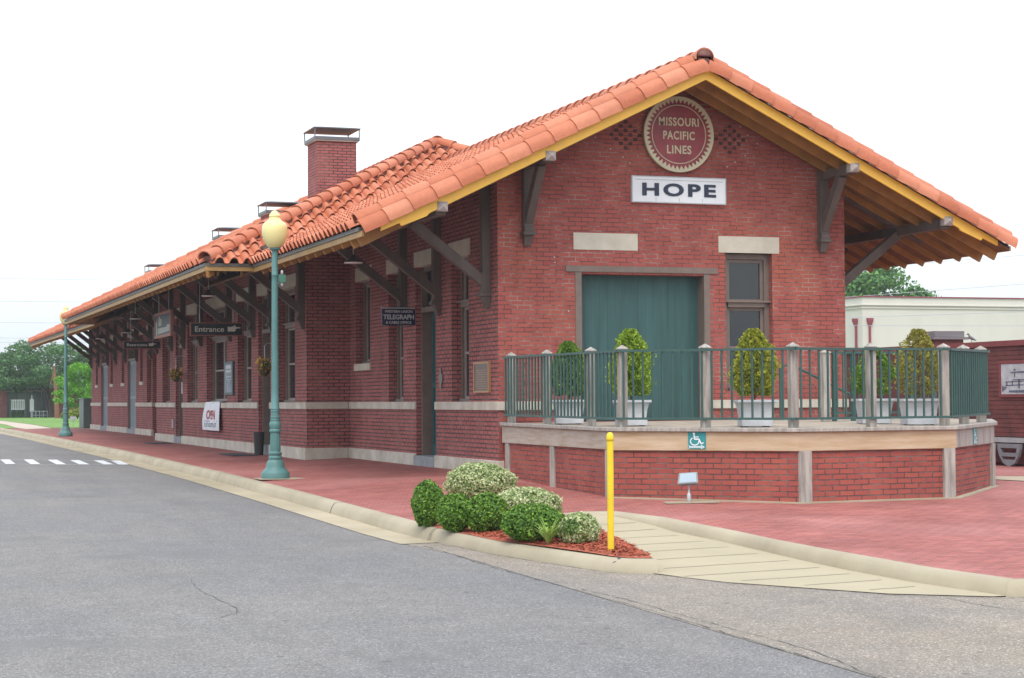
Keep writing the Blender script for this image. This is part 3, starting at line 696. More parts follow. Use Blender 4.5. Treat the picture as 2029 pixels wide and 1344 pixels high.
def door(w, a, b, z0, z1, ztr, m, planks=5, deep=.09):
    fr = MB(); fw = .07; d = .12 if deep > 0 else .06
    w.box(fr, a, a+fw, z0, z1, d-.03, d+.2); w.box(fr, b-fw, b, z0, z1, d-.03, d+.2); w.box(fr, a+fw, b-fw, z1-fw, z1, d, d+.12)
    w.box(fr, a+fw, b-fw, ztr-.05, ztr+.04, d-.05, d+.12)
    f = fr.build('door_frame', framem, depot)
    pa = MB(); pa.face([w.p(a+fw,ztr+.04,d+.08), w.p(b-fw,ztr+.04,d+.08), w.p(b-fw,z1-fw,d+.08), w.p(a+fw,z1-fw,d+.08)]); pa.build('transom_pane', glass, f, org=(0,0,0))
    dm = MB(); u0, u1 = a+fw+.005, b-fw-.005
    d += deep
    w.box(dm, u0, u1, z0, ztr-.055, d+.07, d+.11)
    for s0, s1 in ((u0,u0+.1),(u1-.1,u1)): w.box(dm, s0, s1, z0, ztr-.055, d+.05, d+.069)
    for q0, q1 in ((z0,z0+.2),((z0+ztr)/2-.1,(z0+ztr)/2),(ztr-.17,ztr-.055)): w.box(dm, u0+.1, u1-.1, q0, q1, d+.05, d+.069)
    for i in range(planks-1):
        u = u0+.1+(u1-u0-.2)*(i+1)/planks; w.box(dm, u-.006, u+.006, z0+.2, ztr-.17, d+.062, d+.0695)
    dd = dm.build('door', m, depot)
    kn = MB(); c = w.p(a+fw+.08, z0+1.0, d+.03); kn.lathe([(.0,-.03),(.022,-.02),(.03,0),(.022,.02),(.0,.03)], c, 10); kn.build('handle', bronzeb, dd, org=(0,0,0), smooth=True)
door(WF, 3.26,4.44,.13,3.40,2.66, greend); door(WB, 12.55,13.82,.13,3.40,2.62, greend); door(WB, 24.05,25.2,.13,3.40,2.62, greend)
door(WF, 39.4,41.5,-.02,3.40,2.6, greyd, 8, -.04); door(WF, 47.3,49.35,-.02,3.40,2.6, greyd, 8, -.04)
# freight door on the gable
fr = MB()
GS.box(fr, 1.262,1.37,.74,3.058, -.012,.3); GS.box(fr, 3.45,3.556,.74,3.058, -.012,.3)
GS.box(fr, 1.102,3.684,3.059,3.156,-.025,.2)
bevel(fr.build('freight_door_frame', framem, depot), .004, 1)
dm = MB(); n_ = 16
for i in range(n_):
    u0 = 1.372+(3.448-1.372)*i/n_; u1 = 1.372+(3.448-1.372)*(i+1)/n_
    GS.box(dm, u0+.0008, u1-.0008, .75, 3.055, .235+rnd.uniform(0,.0015), .27)
dm.build('freight_door', greend, depot)
# dark interior liner so that nothing shows through
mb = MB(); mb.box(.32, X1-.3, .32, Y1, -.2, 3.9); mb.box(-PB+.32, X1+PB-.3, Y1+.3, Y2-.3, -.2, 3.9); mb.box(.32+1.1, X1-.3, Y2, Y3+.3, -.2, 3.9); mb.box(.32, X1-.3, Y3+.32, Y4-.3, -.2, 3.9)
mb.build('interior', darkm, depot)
# openwork vent bricks each side of the emblem
for cx_ in (2.13, 3.93):
    mb = MB()
    for r in range(7):
        zz = 5.22+(r-3)*.0686; cnt = 4-abs(r-3)
        for k in range(cnt):
            xx = cx_+(k-(cnt-1)/2)*.16; mb.box(xx-.033, xx+.033, -.004, .003, zz-.027, zz+.027)
    mb.build('vent_openings', mat('vent_shadow_brick', (.07,.032,.032), .9, .2), depot)
mb = MB()
for (x, z) in ((1.75,5.33),(1.62,5.16),(1.87,4.99),(2.08,4.87),(2.2,4.78),(1.95,5.42),(4.25,5.3),(4.42,5.17),(4.2,4.97),(4.02,4.86),(3.88,4.78),(4.12,5.43),(2.16,5.56),(.92,3.28),(.93,3.2),(1.15,2.45)): mb.box(x-.008, x+.008, -.012, 0, z-.008, z+.008)
mb.build('wall_anchor', plastic, depot)

# ---- roof: sheathing, rafters, fascia
EX = -2.38; EXB = -3.25; YB0, YB1 = 6.74, 31.1; YG0, YG1 = -1.06, 53.75
def slab(mb, pts, t=.035):
    a = [Vector(p) for p in pts]; b = [p-Vector((0,0,t)) for p in a]; n = len(a)
    mb.mesh(a+b, [tuple(range(n)), tuple(range(2*n-1,n-1,-1))]+[(i,i+n,(i+1)%n+n,(i+1)%n) for i in range(n)])
def mirx(p): return (2*XC-p[0], p[1], p[2])
sh = MB(); fe = MB()
zf = lambda x: S(x)-.004
for mir in (0, 1):
    for ya, yb in ((YG0+.0, YB0+5.4), (YB1-5.4, YG1)):
        pts = [(EX,ya,zf(EX)),(XC,ya,zf(XC)),(XC,yb,zf(XC)),(EX,yb,zf(EX))]
        if mir: pts = [mirx(p) for p in pts][::-1]
        slab(sh, pts[::-1]); fe.face([(p[0],p[1],p[2]+.045) for p in pts][::-1] )
RB = 3.50+SLB*6.26
hip0 = YB0+6.26; hip1 = YB1-6.26
for mir in (0, 1):
    pts = [(EXB,YB0,3.50),(XC,hip0,RB),(XC,hip1,RB),(EXB,YB1,3.50)]
    if mir: pts = [mirx(p) for p in pts][::-1]
    slab(sh, pts[::-1]); fe.face([(p[0],p[1],p[2]+.045) for p in pts][::-1])
# hip ends, cut where they pass into the lower roof
zh = lambda y: 3.50+SLB*(y-YB0); zh2 = lambda y: 3.50+SLB*(YB1-y)
tri0 = [(EXB,YB0,3.5),(EX,YB0,3.5),(XC,YB0+5.40,zh(YB0+5.40)),(2*XC-EX,YB0,3.5),(2*XC-EXB,YB0,3.5),(XC,hip0,RB)]
for T in ([tri0[0],tri0[1],tri0[2],tri0[5]], [tri0[2],tri0[3],tri0[4],tri0[5]]):
    slab(sh, T[::-1]); fe.face([(p[0],p[1],p[2]+.045) for p in T])
    T2 = [(p[0], YB0+YB1-p[1], p[2]) for p in T]; slab(sh, T2); fe.face([(p[0],p[1],p[2]+.045) for p in T2][::-1])
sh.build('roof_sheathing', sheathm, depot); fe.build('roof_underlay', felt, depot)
ra = MB()
def rafter(x0, x1, y, fz, dp=.10): ra.beam((x0,y,fz(x0)-.035-dp/2), (x1,y,fz(x1)-.035-dp/2), .045, dp)
for y in (YG0+.36, YG0+.78):
    for q_ in (0, 1):
        f_ = (lambda x: 2*XC-x) if q_ else (lambda x: x)
        rafter(f_(EX+.02), XC, y, S, .15); rafter(f_(EX+.02), XC, YG1-(y-YG0), S, .15)
y = .33
while y < YG1-.2:
    if y < YB0-.2 or y > YB1+.2:
        rafter(EX+.02, .3 if y > .1 else XC, y, S); rafter(2*XC-EX-.02, X1-.3 if y > .1 else XC, y, S)
    elif YB0+.2 < y < YB1-.2:
        top = min(.3-PB, EXB+(min(y-YB0, YB1-y)))
        rafter(EXB+.02, top, y, SBx); rafter(2*XC-EXB-.02, 2*XC-top, y, SBx)
    y += .58
for s_ in (1, -1):
    x = EXB+.3
    for x in (-3.05,-2.62):
        ra.beam((x,YB0+.02,zh(YB0+.02)-.095), (x,YB0+max(.3,(x-EXB)),zh(YB0+max(.3,(x-EXB)))-.095), .045, .12)
ra.beam((EXB,YB0,3.40), (-PB,YB0+EXB*-1-PB,3.40+SLB*(-PB-EXB)), .07, .14)
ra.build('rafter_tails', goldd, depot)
fa = MB()
for mir in (0, 1):
    mx = (lambda x: 2*XC-x) if mir else (lambda x: x)
    for ya, yb, ex, z in ((YG0,YB0,EX,3.484),(YB1,YG1,EX,3.484),(YB0-.0,YB1,EXB,3.50)):
        a, b = sorted((mx(ex-.03), mx(ex))); fa.box(a, b, ya, yb, z-.045, z+.035)
for a, b in ((EXB,EX),(2*XC-EX,2*XC-EXB)):
    fa.box(a, b, YB0-.03, YB0, 3.455, 3.535); fa.box(a, b, YB1, YB1+.03, 3.455, 3.535)
fa.build('eave_fascia', mat('eave_tan_board', (.42,.25,.085), .55, .12, 4), depot)
gu = MB()
for mir in (0, 1):
    mx = (lambda x: 2*XC-x) if mir else (lambda x: x)
    for ya, yb, ex, z in ((YG0+.1,YB0,EX,3.521),(YB1,YG1-.1,EX,3.521),(YB0,YB1,EXB,3.537)):
        a, b = sorted((mx(ex-.055), mx(ex+.03))); gu.box(a, b, ya, yb, z, z+.055)
for a, b in ((EXB,EX),(2*XC-EX,2*XC-EXB)):
    gu.box(a, b, YB0-.055, YB0+.02, 3.537, 3.592); gu.box(a, b, YB1-.02, YB1+.055, 3.537, 3.592)
gu.build('eave_drip_edge', gutter, depot)
# gold verge boards with the notched lower end
for yv, dn in ((YG0, -1), (YG1, 1)):
    for mir in (0, 1):
        mx = (lambda x: 2*XC-x) if mir else (lambda x: x)
        st = [(XC,0),(-1.14,0)]; D = .165
        top = [(XC,6.12),(-2.14,S(-2.14))]
        low = [(-2.14,S(-2.14)-.085),(-1.86,S(-1.86)-.10),(-1.83,S(-1.83)-.155),(-1.45,S(-1.45)-.19),(-1.42,S(-1.42)-.165),(XC,6.12-D)]
        poly = [(mx(a), b) for a, b in top+low]
        vb = MB()
        y0, y1 = yv+dn*.0, yv+dn*.04
        n = len(poly); A = [(a, y0, b) for a, b in poly]; B = [(a, y1, b) for a, b in poly]
        vb.mesh(A+B, [tuple(range(n)), tuple(range(2*n-1,n-1,-1))]+[(i,i+n,(i+1)%n+n,(i+1)%n) for i in range(n)])
        vb.build('verge_board', gold, depot)

# ---- clay tiles
COL = .262
def tiles(mb, o, es, up, ncol, e, trange, base=0.10, w=COL, shift=0, eave=True, missing=()):
    """o eave start, es unit along eave, up unit up-slope vector; each column has its t range"""
    o, es, up = Vector(o), Vector(es), Vector(up); nrm = es.cross(up).normalized()
    if nrm.z < 0: nrm = -nrm
    pr = [(0,.010),(.10,.002),(.22,.002),(.33,.012),(.385,.055),(.48,.098),(.66,.120),(.84,.098),(.935,.055),(.99,.012),(1.0,.010)]
    npf = len(pr)
    for c in range(ncol):
        u0 = c*w
        t0, t1 = trange((c+.66)*w)
        if t1-t0 < .12: continue
        r = int(math.floor((t0+1e-6)/e))
        while r*e < t1-.03:
            a = max(r*e, t0); b = min((r+1)*e+.03, t1)
            if b-a < .05 or (c, r) in missing: r += 1; continue
            jit = rnd.uniform(-.006,.006); ja = rnd.uniform(-.006,.006) if a == r*e else 0
            A = []; B = []; C = []
            for q, h in pr:
                sq = .5+(q-.5)*1.0
                ka = .034; wide = 1.0
                A.append(o+es*(u0+sq*w+jit)+up*(a+ja)+nrm*(base+h*1.04+ka))
                hb = h*.9
                B.append(o+es*(u0+sq*w+jit*.4)+up*b+nrm*(base+hb))
                C.append(o+es*(u0+sq*w+jit)+up*(a+ja)+nrm*(base+h*1.04+ka-.016))
            fs = []; uvs = []
            for k in range(npf-1):
                fs.append((k, k+1, npf+k+1, npf+k)); uvs.append([(c+.5, r+.5)]*4)
                fs.append((k+1, k, 2*npf+k, 2*npf+k+1)); uvs.append([(c+.5, r+.5)]*4)
            mb.mesh(A+B+C, fs, uvs)
            r += 1
def orient_fix(o):
    bm = bmesh.new(); bm.from_mesh(o.data); bm.normal_update()
    bm.to_mesh(o.data); bm.free()
def rolls(mb, p, q, rad, step, uvb=0, flat=.8, down=(0,0,-1)):
    """half round ridge/hip tiles from p (low) to q (high)"""
    p, q = Vector(p), Vector(q); d = (q-p); L = d.length; d.normalize()
    side = d.cross(Vector((0,0,1))).normalized(); upv = side.cross(d).normalized()
    n = int(L/step)+1
    for k in range(n):
        a = p+d*(k*step); b = p+d*min(L, (k+1)*step+.04)
        if (b-a).length < .08: continue
        ra_, rb_ = rad*1.12, rad*.93
        m = 11; A = []; B = []; C = []
        for i in range(m):
            th = math.pi*(i/(m-1))*1.16-.08*math.pi
            ca, sa_ = math.cos(th), math.sin(th)
            A.append(a+side*(ca*ra_)+upv*(sa_*ra_*flat+.016)); B.append(b+side*(ca*rb_)+upv*(sa_*rb_*flat)); C.append(a+side*(ca*(ra_-.018))+upv*(sa_*(ra_-.018)*flat+.012))
        fs = []; uvs = []
        for i in range(m-1):
            fs += [(i,i+1,m+i+1,m+i),(i+1,i,2*m+i,2*m+i+1)]; uvs += [[(uvb+k+.5, 77.5)]*4]*2
        mb.mesh(A+B+C, fs, uvs)
tm = MB()
EXP = .395
cs = 1/math.sqrt(1+SL*SL); csb = 1/math.sqrt(1+SLB*SLB)
Lf = 5.39/cs
upw = Vector((cs,0,SL*cs)); upe = Vector((-cs,0,SL*cs))
for (ox, up, yo) in ((EX-.06, upw, 0), (2*XC-EX+.06, upe, 0)):
    zz = 3.484-.06*SL
    nfront = int((YB0+5.6-(YG0+.22))/COL)
    tiles(tm, (ox, YG0+.30, zz), (0,1,0), up, nfront, EXP, lambda u: (0, Lf+.03) if YG0+.3+u < YB0+.1 else (max(0, (YG0+.3+u-YB0)/cs-.5), Lf+.03))
    nfar = int((YG1-.2-(YB1-5.5))/COL)
    tiles(tm, (ox, YG1-.20-nfar*COL, zz), (0,1,0), up, nfar, EXP, lambda u: (0, Lf+.03) if YG1-.2-nfar*COL+u > YB1-.1 else (max(0, (YB1-(YG1-.2-nfar*COL+u))/cs-.5), Lf+.03))
Lb = 6.26/csb
upw = Vector((csb,0,SLB*csb)); upe = Vector((-csb,0,SLB*csb))
ncb = int((YB1-YB0)/COL)
for (ox, up) in ((EXB-.06, upw), (2*XC-EXB+.06, upe)):
    tiles(tm, (ox, YB0+.05, 3.50-.06*SLB), (0,1,0), up, ncb, EXP, lambda u: (0, min(Lb+.03, (min(u, YB1-YB0-u)+.05)/csb)), missing=((1,0),(3,0)))
nh = int(12.52/COL)
off = EXB+.03
def hr(u):
    x = off+u
    inside = max(0, min(x-EX, 2*XC-EX-x))
    lim = min(x-EXB, 2*XC-EXB-x)+.06
    return ((inside-.35)/csb if inside > .35 else 0, lim/csb)
tiles(tm, (off, YB0-.06, 3.50-.06*SLB), (1,0,0), (0,csb,SLB*csb), nh, EXP, hr, missing=((8,3),))
tiles(tm, (off, YB1+.06, 3.50-.06*SLB), (1,0,0), (0,-csb,SLB*csb), nh, EXP, hr)
to = tm.build('roof_tiles', tile, depot); smooth_angle(to, 40)
rm = MB(); bd = MB()
bd.beam((XC,YG0+.05,6.12+.10),(XC,hip0-.6,6.12+.10),.18,.16); bd.beam((XC,YG1-.05,6.12+.10),(XC,hip1+.6,6.12+.10),.18,.16); bd.beam((XC,hip0,RB+.12),(XC,hip1,RB+.12),.18,.18)
rolls(rm, (XC, YG0+.0, 6.12+.17), (XC, hip0-.6, 6.12+.17), .145, .40, flat=.95)
rolls(rm, (XC, YG1, 6.12+.17), (XC, hip1+.6, 6.12+.17), .145, .40, flat=.95)
rolls(rm, (XC, hip0-.1, RB+.20), (XC, hip1+.1, RB+.20), .145, .40)
for x0 in (EXB-.05, 2*XC-EXB+.05):
    for y0, yh in ((YB0-.05, hip0), (YB1+.05, hip1)):
        rolls(rm, (x0, y0, 3.50+.165), (XC, yh, RB+.215), .135, .41, flat=.9)
        bd.beam((x0+(.1 if x0 < XC else -.1), y0+(.1 if y0 < 20 else -.1), 3.50+.145), (XC, yh, RB+.155), .19, .17)
rr = rm.build('ridge_tiles', tile, depot); smooth_angle(rr, 50)
bd.build('ridge_mortar', mat('tile_mortar',(.27,.13,.12),.9,.2,9), depot)
# verge (rake) tiles rolling over the gold boards
for yv, dn in ((YG0, -1), (YG1, 1)):
    vm_ = MB()
    for mir in (0, 1):
        mx = (lambda x: 2*XC-x) if mir else (lambda x: x)
        n = 15; L0 = 5.44/cs; st = L0/n
        up_ = [(-.175+.135*math.cos(t_), .15+.155*math.sin(t_)) for t_ in [math.pi*(1.0-i/10) for i in range(11)]]
        rk_ = [(-.02+.145*math.sin(t_), .03+.165*math.cos(t_)) for t_ in [math.pi*.5*i/8 for i in range(9)]]+[(.126,-.015)]
        for prof, sh_, uq in ((up_, .22, 60), (rk_, 0, 55)):
            m = len(prof)
            for k in range(n):
                ta, tb = max(0, (k-1)*st+sh_*2 if sh_ else k*st), min(L0-(.12 if sh_ else 0), ((k-1)*st+sh_*2+st+.03) if sh_ else (k+1)*st+.03)
                if tb-ta < .05: continue
                A = []; B = []; C = []
                for oy, h in prof:
                    for T, t, gr in ((A, ta, .014), (B, tb, -.006), (C, ta, -.004)):
                        xx = -2.40+t*cs; base_ = Vector((xx, 0, S(xx)))
                        hh = h+gr; ov = oy+(gr if (oy > 0 and not sh_) else 0)
                        pz = base_+Vector((-SL*cs,0,cs))*hh
                        T.append((mx(pz.x), yv+dn*(ov+.02), pz.z))
                fs = []; uvs = []
                for i in range(m-1):
                    f1, f2 = (i,i+1,m+i+1,m+i), (i+1,i,2*m+i,2*m+i+1)
                    fs += [f1, f2]; uvs += [[(k+.5, uq+.5+mir)]*4]*2
                vm_.mesh(A+B+C, fs, uvs)
    vv = vm_.build('verge_tiles', tile, depot); smooth_angle(vv, 50)
apexm = mat('apex_brown', (.16,.06,.05), .7, .2, 6)
for yv, dn in ((YG0, -1), (YG1, 1)):
    am = MB(); rolls(am, (XC, yv-dn*.02, 6.12+.195), (XC, yv-dn*.36, 6.12+.195), .125, .5, flat=.95); am.prism([(.12*math.cos(math.pi*i/10), .115*math.sin(math.pi*i/10)) for i in range(11)], (XC, yv+dn*.0, 6.12+.20), (1,0,0), (0,0,1), (0,-dn*.05,0)); am.build('apex_cap', apexm, depot, smooth=True)

# ---- brackets and purlins
def bracket(w, u, zoff=0, beam=True):
    b = MB(); wd = .155
    n = w.n
    P = lambda uu, d, z: w.p(uu, z, -d)
    # post, collar and corbel
    w.box(b, u-wd/2, u+wd/2, 2.78, 4.62, -.13, 0); w.box(b, u-wd*.62, u+wd*.62, 2.68, 2.74, -.17, 0); w.box(b, u-wd/2, u+wd/2, 2.74, 2.78, -.14, 0)
    q = [P(u-.06,.0,2.50),P(u+.06,.0,2.50),P(u+.06,.06,2.50),P(u-.06,.06,2.50),P(u-.075,.0,2.68),P(u+.075,.0,2.68),P(u+.075,.13,2.68),P(u-.075,.13,2.68)]
    b.mesh(q, [(0,1,2,3),(7,6,5,4),(1,0,4,5),(2,1,5,6),(3,2,6,7),(0,3,7,4)])
    b.beam(P(u,.08,2.90), P(u,1.24,3.80), .13, .15)
    b.beam(P(u,.02,4.56), P(u,1.72,4.56-1.70*SL), .12, .15)
    # hand-forged tie curl
    o = b.build('eave_bracket', tan_b, depot); bevel(o, .006, 1); return o
for u in (.42, 3.0, 5.05): bracket(WF, u)
for u in (9.33, 12.15, 14.2, 17.0, 20.95, 23.65, 25.75, 28.45): bracket(WB, u)
for u in (35.62, 39.0, 41.95, 44.6, 47.0, 50.0, 52.5): bracket(WF, u)
WE = Wall((X1+.0,0,0), (0,1,0), (1,0,0))
for u in (.42, 3.0, 5.05, 6.95): bracket(WE, u)
WE2 = Wall((X1+PB,0,0), (0,1,0), (1,0,0))
for u in (9.33, 14.2): bracket(WE2, u)
pu = MB()
for x in (-1.215, 2*XC-(-1.215)+.01):
    pu.box(x-.07, x+.07, YG0+.04, YB0+2.2, 3.80-.02, 3.93); pu.box(x-.07, x+.07, YB1-2.2, YG1-.04, 3.80-.02, 3.93)
for x in (-2.08, 2*XC+2.08): pu.box(x-.065, x+.065, YB0+.3, YB1-.3, 3.83, 3.965)
for x in (.465, 5.56): pu.box(x-.07, x+.07, YG0+.04, 0, 4.61, 4.76)
pu.build('purlin', tan_b, depot)
for x, z0, z1 in ((-1.215,3.825,3.965),(7.245,3.825,3.965),(.465,4.625,4.765),(5.56,4.625,4.765)):
    pe = MB(); s2 = .078; yy = YG0-.05; c = (x, yy-.05, (z0+z1)/2); q = [(x-s2,yy,z0),(x+s2,yy,z0),(x+s2,yy,z1),(x-s2,yy,z1)]
    pe.box(x-s2, x+s2, yy, YG0+.08, z0, z1)
    for i in range(4): pe.face([q[i], q[(i+1)%4], c])
    pe.build('purlin_end_block', mat('weathered_end_block', (.36,.31,.29), .8, .15, 9), depot)
for x in (.465, 5.56):
    b = MB()
    GS.box(b, x-.075, x+.075, 3.73, 4.62, -.13, 0); GS.box(b, x-.10, x+.10, 3.60, 3.65, -.18, 0); GS.box(b, x-.075, x+.075, 3.65, 3.73, -.15, 0)
    P = lambda uu, d, z: GS.p(uu, z, -d)
    q = [P(x-.05,.0,3.44),P(x+.05,.0,3.44),P(x+.05,.06,3.44),P(x-.05,.06,3.44),P(x-.075,.0,3.60),P(x+.075,.0,3.60),P(x+.075,.13,3.60),P(x-.075,.13,3.60)]
    b.mesh(q, [(0,1,2,3),(7,6,5,4),(1,0,4,5),(2,1,5,6),(3,2,6,7),(0,3,7,4)])
    b.beam(P(x,.08,3.82), P(x,.68,4.62), .125, .15, up=(0,-1,0))
    o = b.build('gable_bracket', tan_b, depot); bevel(o, .005, 1)

# ---- chimneys
for (x0, x1, y0, y1, zb_, zt) in ((.98,1.94,16.0,16.95,5.0,7.22),(.98,1.94,21.6,22.5,5.0,6.05),(.98,1.94,28.5,29.4,4.6,6.02),(.98,1.94,42.7,43.6,4.6,5.93)):
    if y0 > 17: zt = {21.6:6.02, 28.5:5.95, 42.7:5.85}[y0]
    mb = MB(); mb.box(x0, x1, y0, y1, zb_, zt)
    ch = mb.build('chimney', brickL, depot)
    mb = MB(); e = .07; mb.box(x0-.05, x1+.05, y0-.05, y1+.05, zt, zt+.025); mb.build('flue_rim', stone, ch, org=(0,0,0))
    mb = MB(); mb.box(x0-e, x1+e, y0-e, y1+e, zt+.027, zt+.105)
    for px in (x0-e+.012, x1+e-.012):
        for py in (y0-e+.012, y1+e-.012): mb.box(px-.012, px+.012, py-.012, py+.012, zt+.105, zt+.30)
    a = [(x0-e-.02,y0-e-.02,zt+.30),(x1+e+.02,y0-e-.02,zt+.30),(x1+e+.02,y1+e+.02,zt+.30),(x0-e-.02,y1+e+.02,zt+.30)]
    b = [(x0+.12,y0+.12,zt+.36),(x1-.12,y0+.12,zt+.36),(x1-.12,y1-.12,zt+.36),(x0+.12,y1-.12,zt+.36)]
    a2 = [(p[0],p[1],p[2]+.02) for p in a]
    mb.mesh(a+a2+b, [(3,2,1,0),(8,9,10,11)]+[(i,(i+1)%4,(i+1)%4+4,i+4) for i in range(4)]+[(4+i,4+(i+1)%4,8+(i+1)%4,8+i) for i in range(4)])
    mb.build('rain_cap', capm, ch, org=(0,0,0))

# ------------------------------------------------------------------ signs on the depot
AX, AZ = (1,0,0), (0,0,1)
o = MB().box(2.209,3.836,-.045,0,4.164,4.584).build('station_name_sign', hopew, org=(3.02,-.02,4.37)); tagit(o, 'white painted board lettered HOPE on the brick gable below the round emblem', 'sign')
fr = MB()
for a, b, c, d in ((2.209,3.836,4.164,4.18),(2.209,3.836,4.568,4.584),(2.209,2.225,4.18,4.568),(3.82,3.836,4.18,4.568),(2.26,3.785,4.522,4.531)): fr.box(a,b,-.052,-.045,c,d)
fr.build('board_edging', plastic, o)
for a in (2.62,3.02,3.42): MB().box(a-.003,a+.003,-.0475,-.045,4.19,4.25).build('panel_seam', mat('seam_grey',(.4,.42,.45)), o)
text_mesh('HOPE', 1.27, .205, (2.385,-.046,4.272), AX, AZ, .012, bold=.035, spacing=1.25).build('lettering', navy, o)

em = MB(); n = 64; cx_, cz_, r_ = 3.012, 5.255, .575
em.prism([(r_*math.cos(2*math.pi*i/n), r_*math.sin(2*math.pi*i/n)) for i in range(n)], (cx_,-.07,cz_), AX, AZ, (0,.05,0))
em = em.build('railway_emblem_sign', maroon, org=(cx_,-.05,cz_)); tagit(em, 'round maroon emblem reading Missouri Pacific Lines with a cream toothed rim high on the gable', 'sign')
rg = MB()
def ring(mb, r0, r1, n, y0, y1, teeth=0):
    for i in range(n):
        a, b = 2*math.pi*i/n, 2*math.pi*(i+1)/n
        q = lambda r, t, y: (cx_+r*math.cos(t), y, cz_+r*math.sin(t))
        mb.mesh([q(r0,a,y0),q(r1,a,y0),q(r1,b,y0),q(r0,b,y0),q(r0,a,y1),q(r1,a,y1),q(r1,b,y1),q(r0,b,y1)], [(0,1,2,3),(7,6,5,4),(1,5,6,2),(0,3,7,4)])
ring(rg, .562, .600, 96, -.085, -.03)
nt_ = 46
for i in range(nt_):
    a = 2*math.pi*i/nt_; h = math.pi/nt_
    q = lambda r, t, y: (cx_+r*math.cos(t), y, cz_+r*math.sin(t))
    rg.mesh([q(.565,a-h,-.080),q(.565,a+h,-.080),q(.497,a,-.080),q(.565,a-h,-.07),q(.565,a+h,-.07),q(.497,a,-.07)], [(0,1,2),(0,3,4,1),(1,4,5,2),(2,5,3,0)])
rg.build('toothed_rim', cream, em)
rg = MB(); ring(rg, .456, .468, 96, -.077, -.07); rg.build('inner_ring', cream, em)
for tx, ww, zz in (('MISSOURI', .69, 5.385), ('PACIFIC', .545, 5.17), ('LINES', .42, 4.945)):
    text_mesh(tx, ww, .135, (cx_-ww/2, -.0705, zz), AX, AZ, .008, bold=.022, spacing=1.12).build('lettering', cream, em)

o = MB().box(-.603,-.002,4.48,4.51,2.40,2.68).build('telegraph_sign', mat('enamel_navy',(.012,.018,.06),.35,.05), org=(-.3,4.5,2.54)); tagit(o, 'navy enamel blade sign reading Western Union Telegraph and Cable Office', 'sign')
for tx, ww, hh, zz in (('WESTERN UNION', .50, .045, 2.615), ('TELEGRAPH', .555, .085, 2.500), ('& CABLE OFFICE', .46, .045, 2.425)):
    text_mesh(tx, ww, hh, (-.303-ww/2, 4.479, zz), AX, AZ, .004, bold=.025).build('lettering', mat('enamel_white',(.50,.50,.52),.4,.03), o)
MB().beam((-.62,4.495,2.70),(0,4.495,2.70),.018,.018).build('sign_arm', steel, o)
def hand(o0, s):
    """pointing hand outline, pointing to +x"""
    P = [(0,.0),(.30,.0),(.34,.05),(.62,0.0),(1.0,.02),(1.08,.14),(1.14,.30),(1.2,.42),(1.75,.45),(1.8,.52),(1.75,.60),(1.15,.64),(1.05,.80),(.95,.92),(.88,.86),(.86,.74),(.62,.70),(.34,.62),(.30,.66),(0,.66)]
    return MB().prism([(a*s,b*s) for a,b in P], o0, AX, AZ, (0,-.004,0))
for (nm, tx, x0, x1, y, z0, z1, tw, lab) in (('entrance_sign','Entrance',-2.094,-.93,15.4,2.60,2.861,.66,'dark hanging sign reading Entrance with a pale pointing hand'),
                                      ('restrooms_sign','Restrooms',-1.93,-.885,28.0,2.656,2.844,.58,'dark hanging sign reading Restrooms with a pale pointing hand')):
    o = MB().box(x0,x1,y-.02,y+.02,z0,z1).build(nm, signdark, org=((x0+x1)/2,y,(z0+z1)/2)); tagit(o, lab, 'sign')
    fr = MB(); t = .022
    for a, b, c, d in ((x0-t,x1+t,z0-t,z0),(x0-t,x1+t,z1,z1+t),(x0-t,x0,z0,z1),(x1,x1+t,z0,z1)): fr.box(a,b,y-.035,y+.03,c,d)
    fr.build('sign_frame', signred, o)
    hh = (z1-z0)*(.47 if tx[0] == 'E' else .45)
    text_mesh(tx, tw, hh, (x0+.09,y-.021,z0+(z1-z0)*.27), AX, AZ, .004, bold=.012).build('lettering', signtxt, o)
    hand((x1-.33,y-.021,z0+(z1-z0)*.30), .165 if tx[0] == 'E' else .12).build('pointing_hand', signtxt, o)
    for xx in (x0+.2, x1-.2): MB().tube([(xx,y,z1+t),(xx,y,4.0 if xx > -1.6 else 3.75)], .008, 6).build('hanger', steel, o)
# framed picture sign along the bay eave
x = -2.0
o = MB().box(x-.02,x+.02,18.75,21.28,2.75,3.285).build('framed_picture_sign', signdark, org=(x,20,3)); tagit(o, 'square framed picture sign in a dusty red frame hung under the eave edge', 'sign')
fr = MB()
for a, b, c, d in ((18.7,21.33,2.70,2.765),(18.7,21.33,3.27,3.335),(18.7,18.80,2.765,3.27),(21.23,21.33,2.765,3.27)): fr.box(x-.04,x+.03,a,b,c,d)
fr.build('sign_frame', mat('dusty_red_frame',(.34,.14,.11),.6,.1), o)
pc = MB(); D_ = (-.005,0,0); q = (x-.021, 21.2, 2.78)
for poly in ([(.03,.0),(.25,.0),(.25,.30),(.14,.38),(.03,.30)], [(.5,.22),(1.0,.22),(1.0,.38),(.75,.40),(.72,.46),(.55,.46),(.5,.3)], [(.35,.02),(2.3,.05),(2.35,.2),(1.9,.22),(1.8,.16),(.35,.17)]): pc.prism(poly, q, (0,-1,0), AZ, D_)
pc.build('picture', mat('picture_pale',(.36,.37,.34),.6,.3,9), o)
for yy in (19.2,20.8): MB().tube([(x,yy,3.335),(x,yy,3.95)], .01, 6).build('hanger', steel, o)
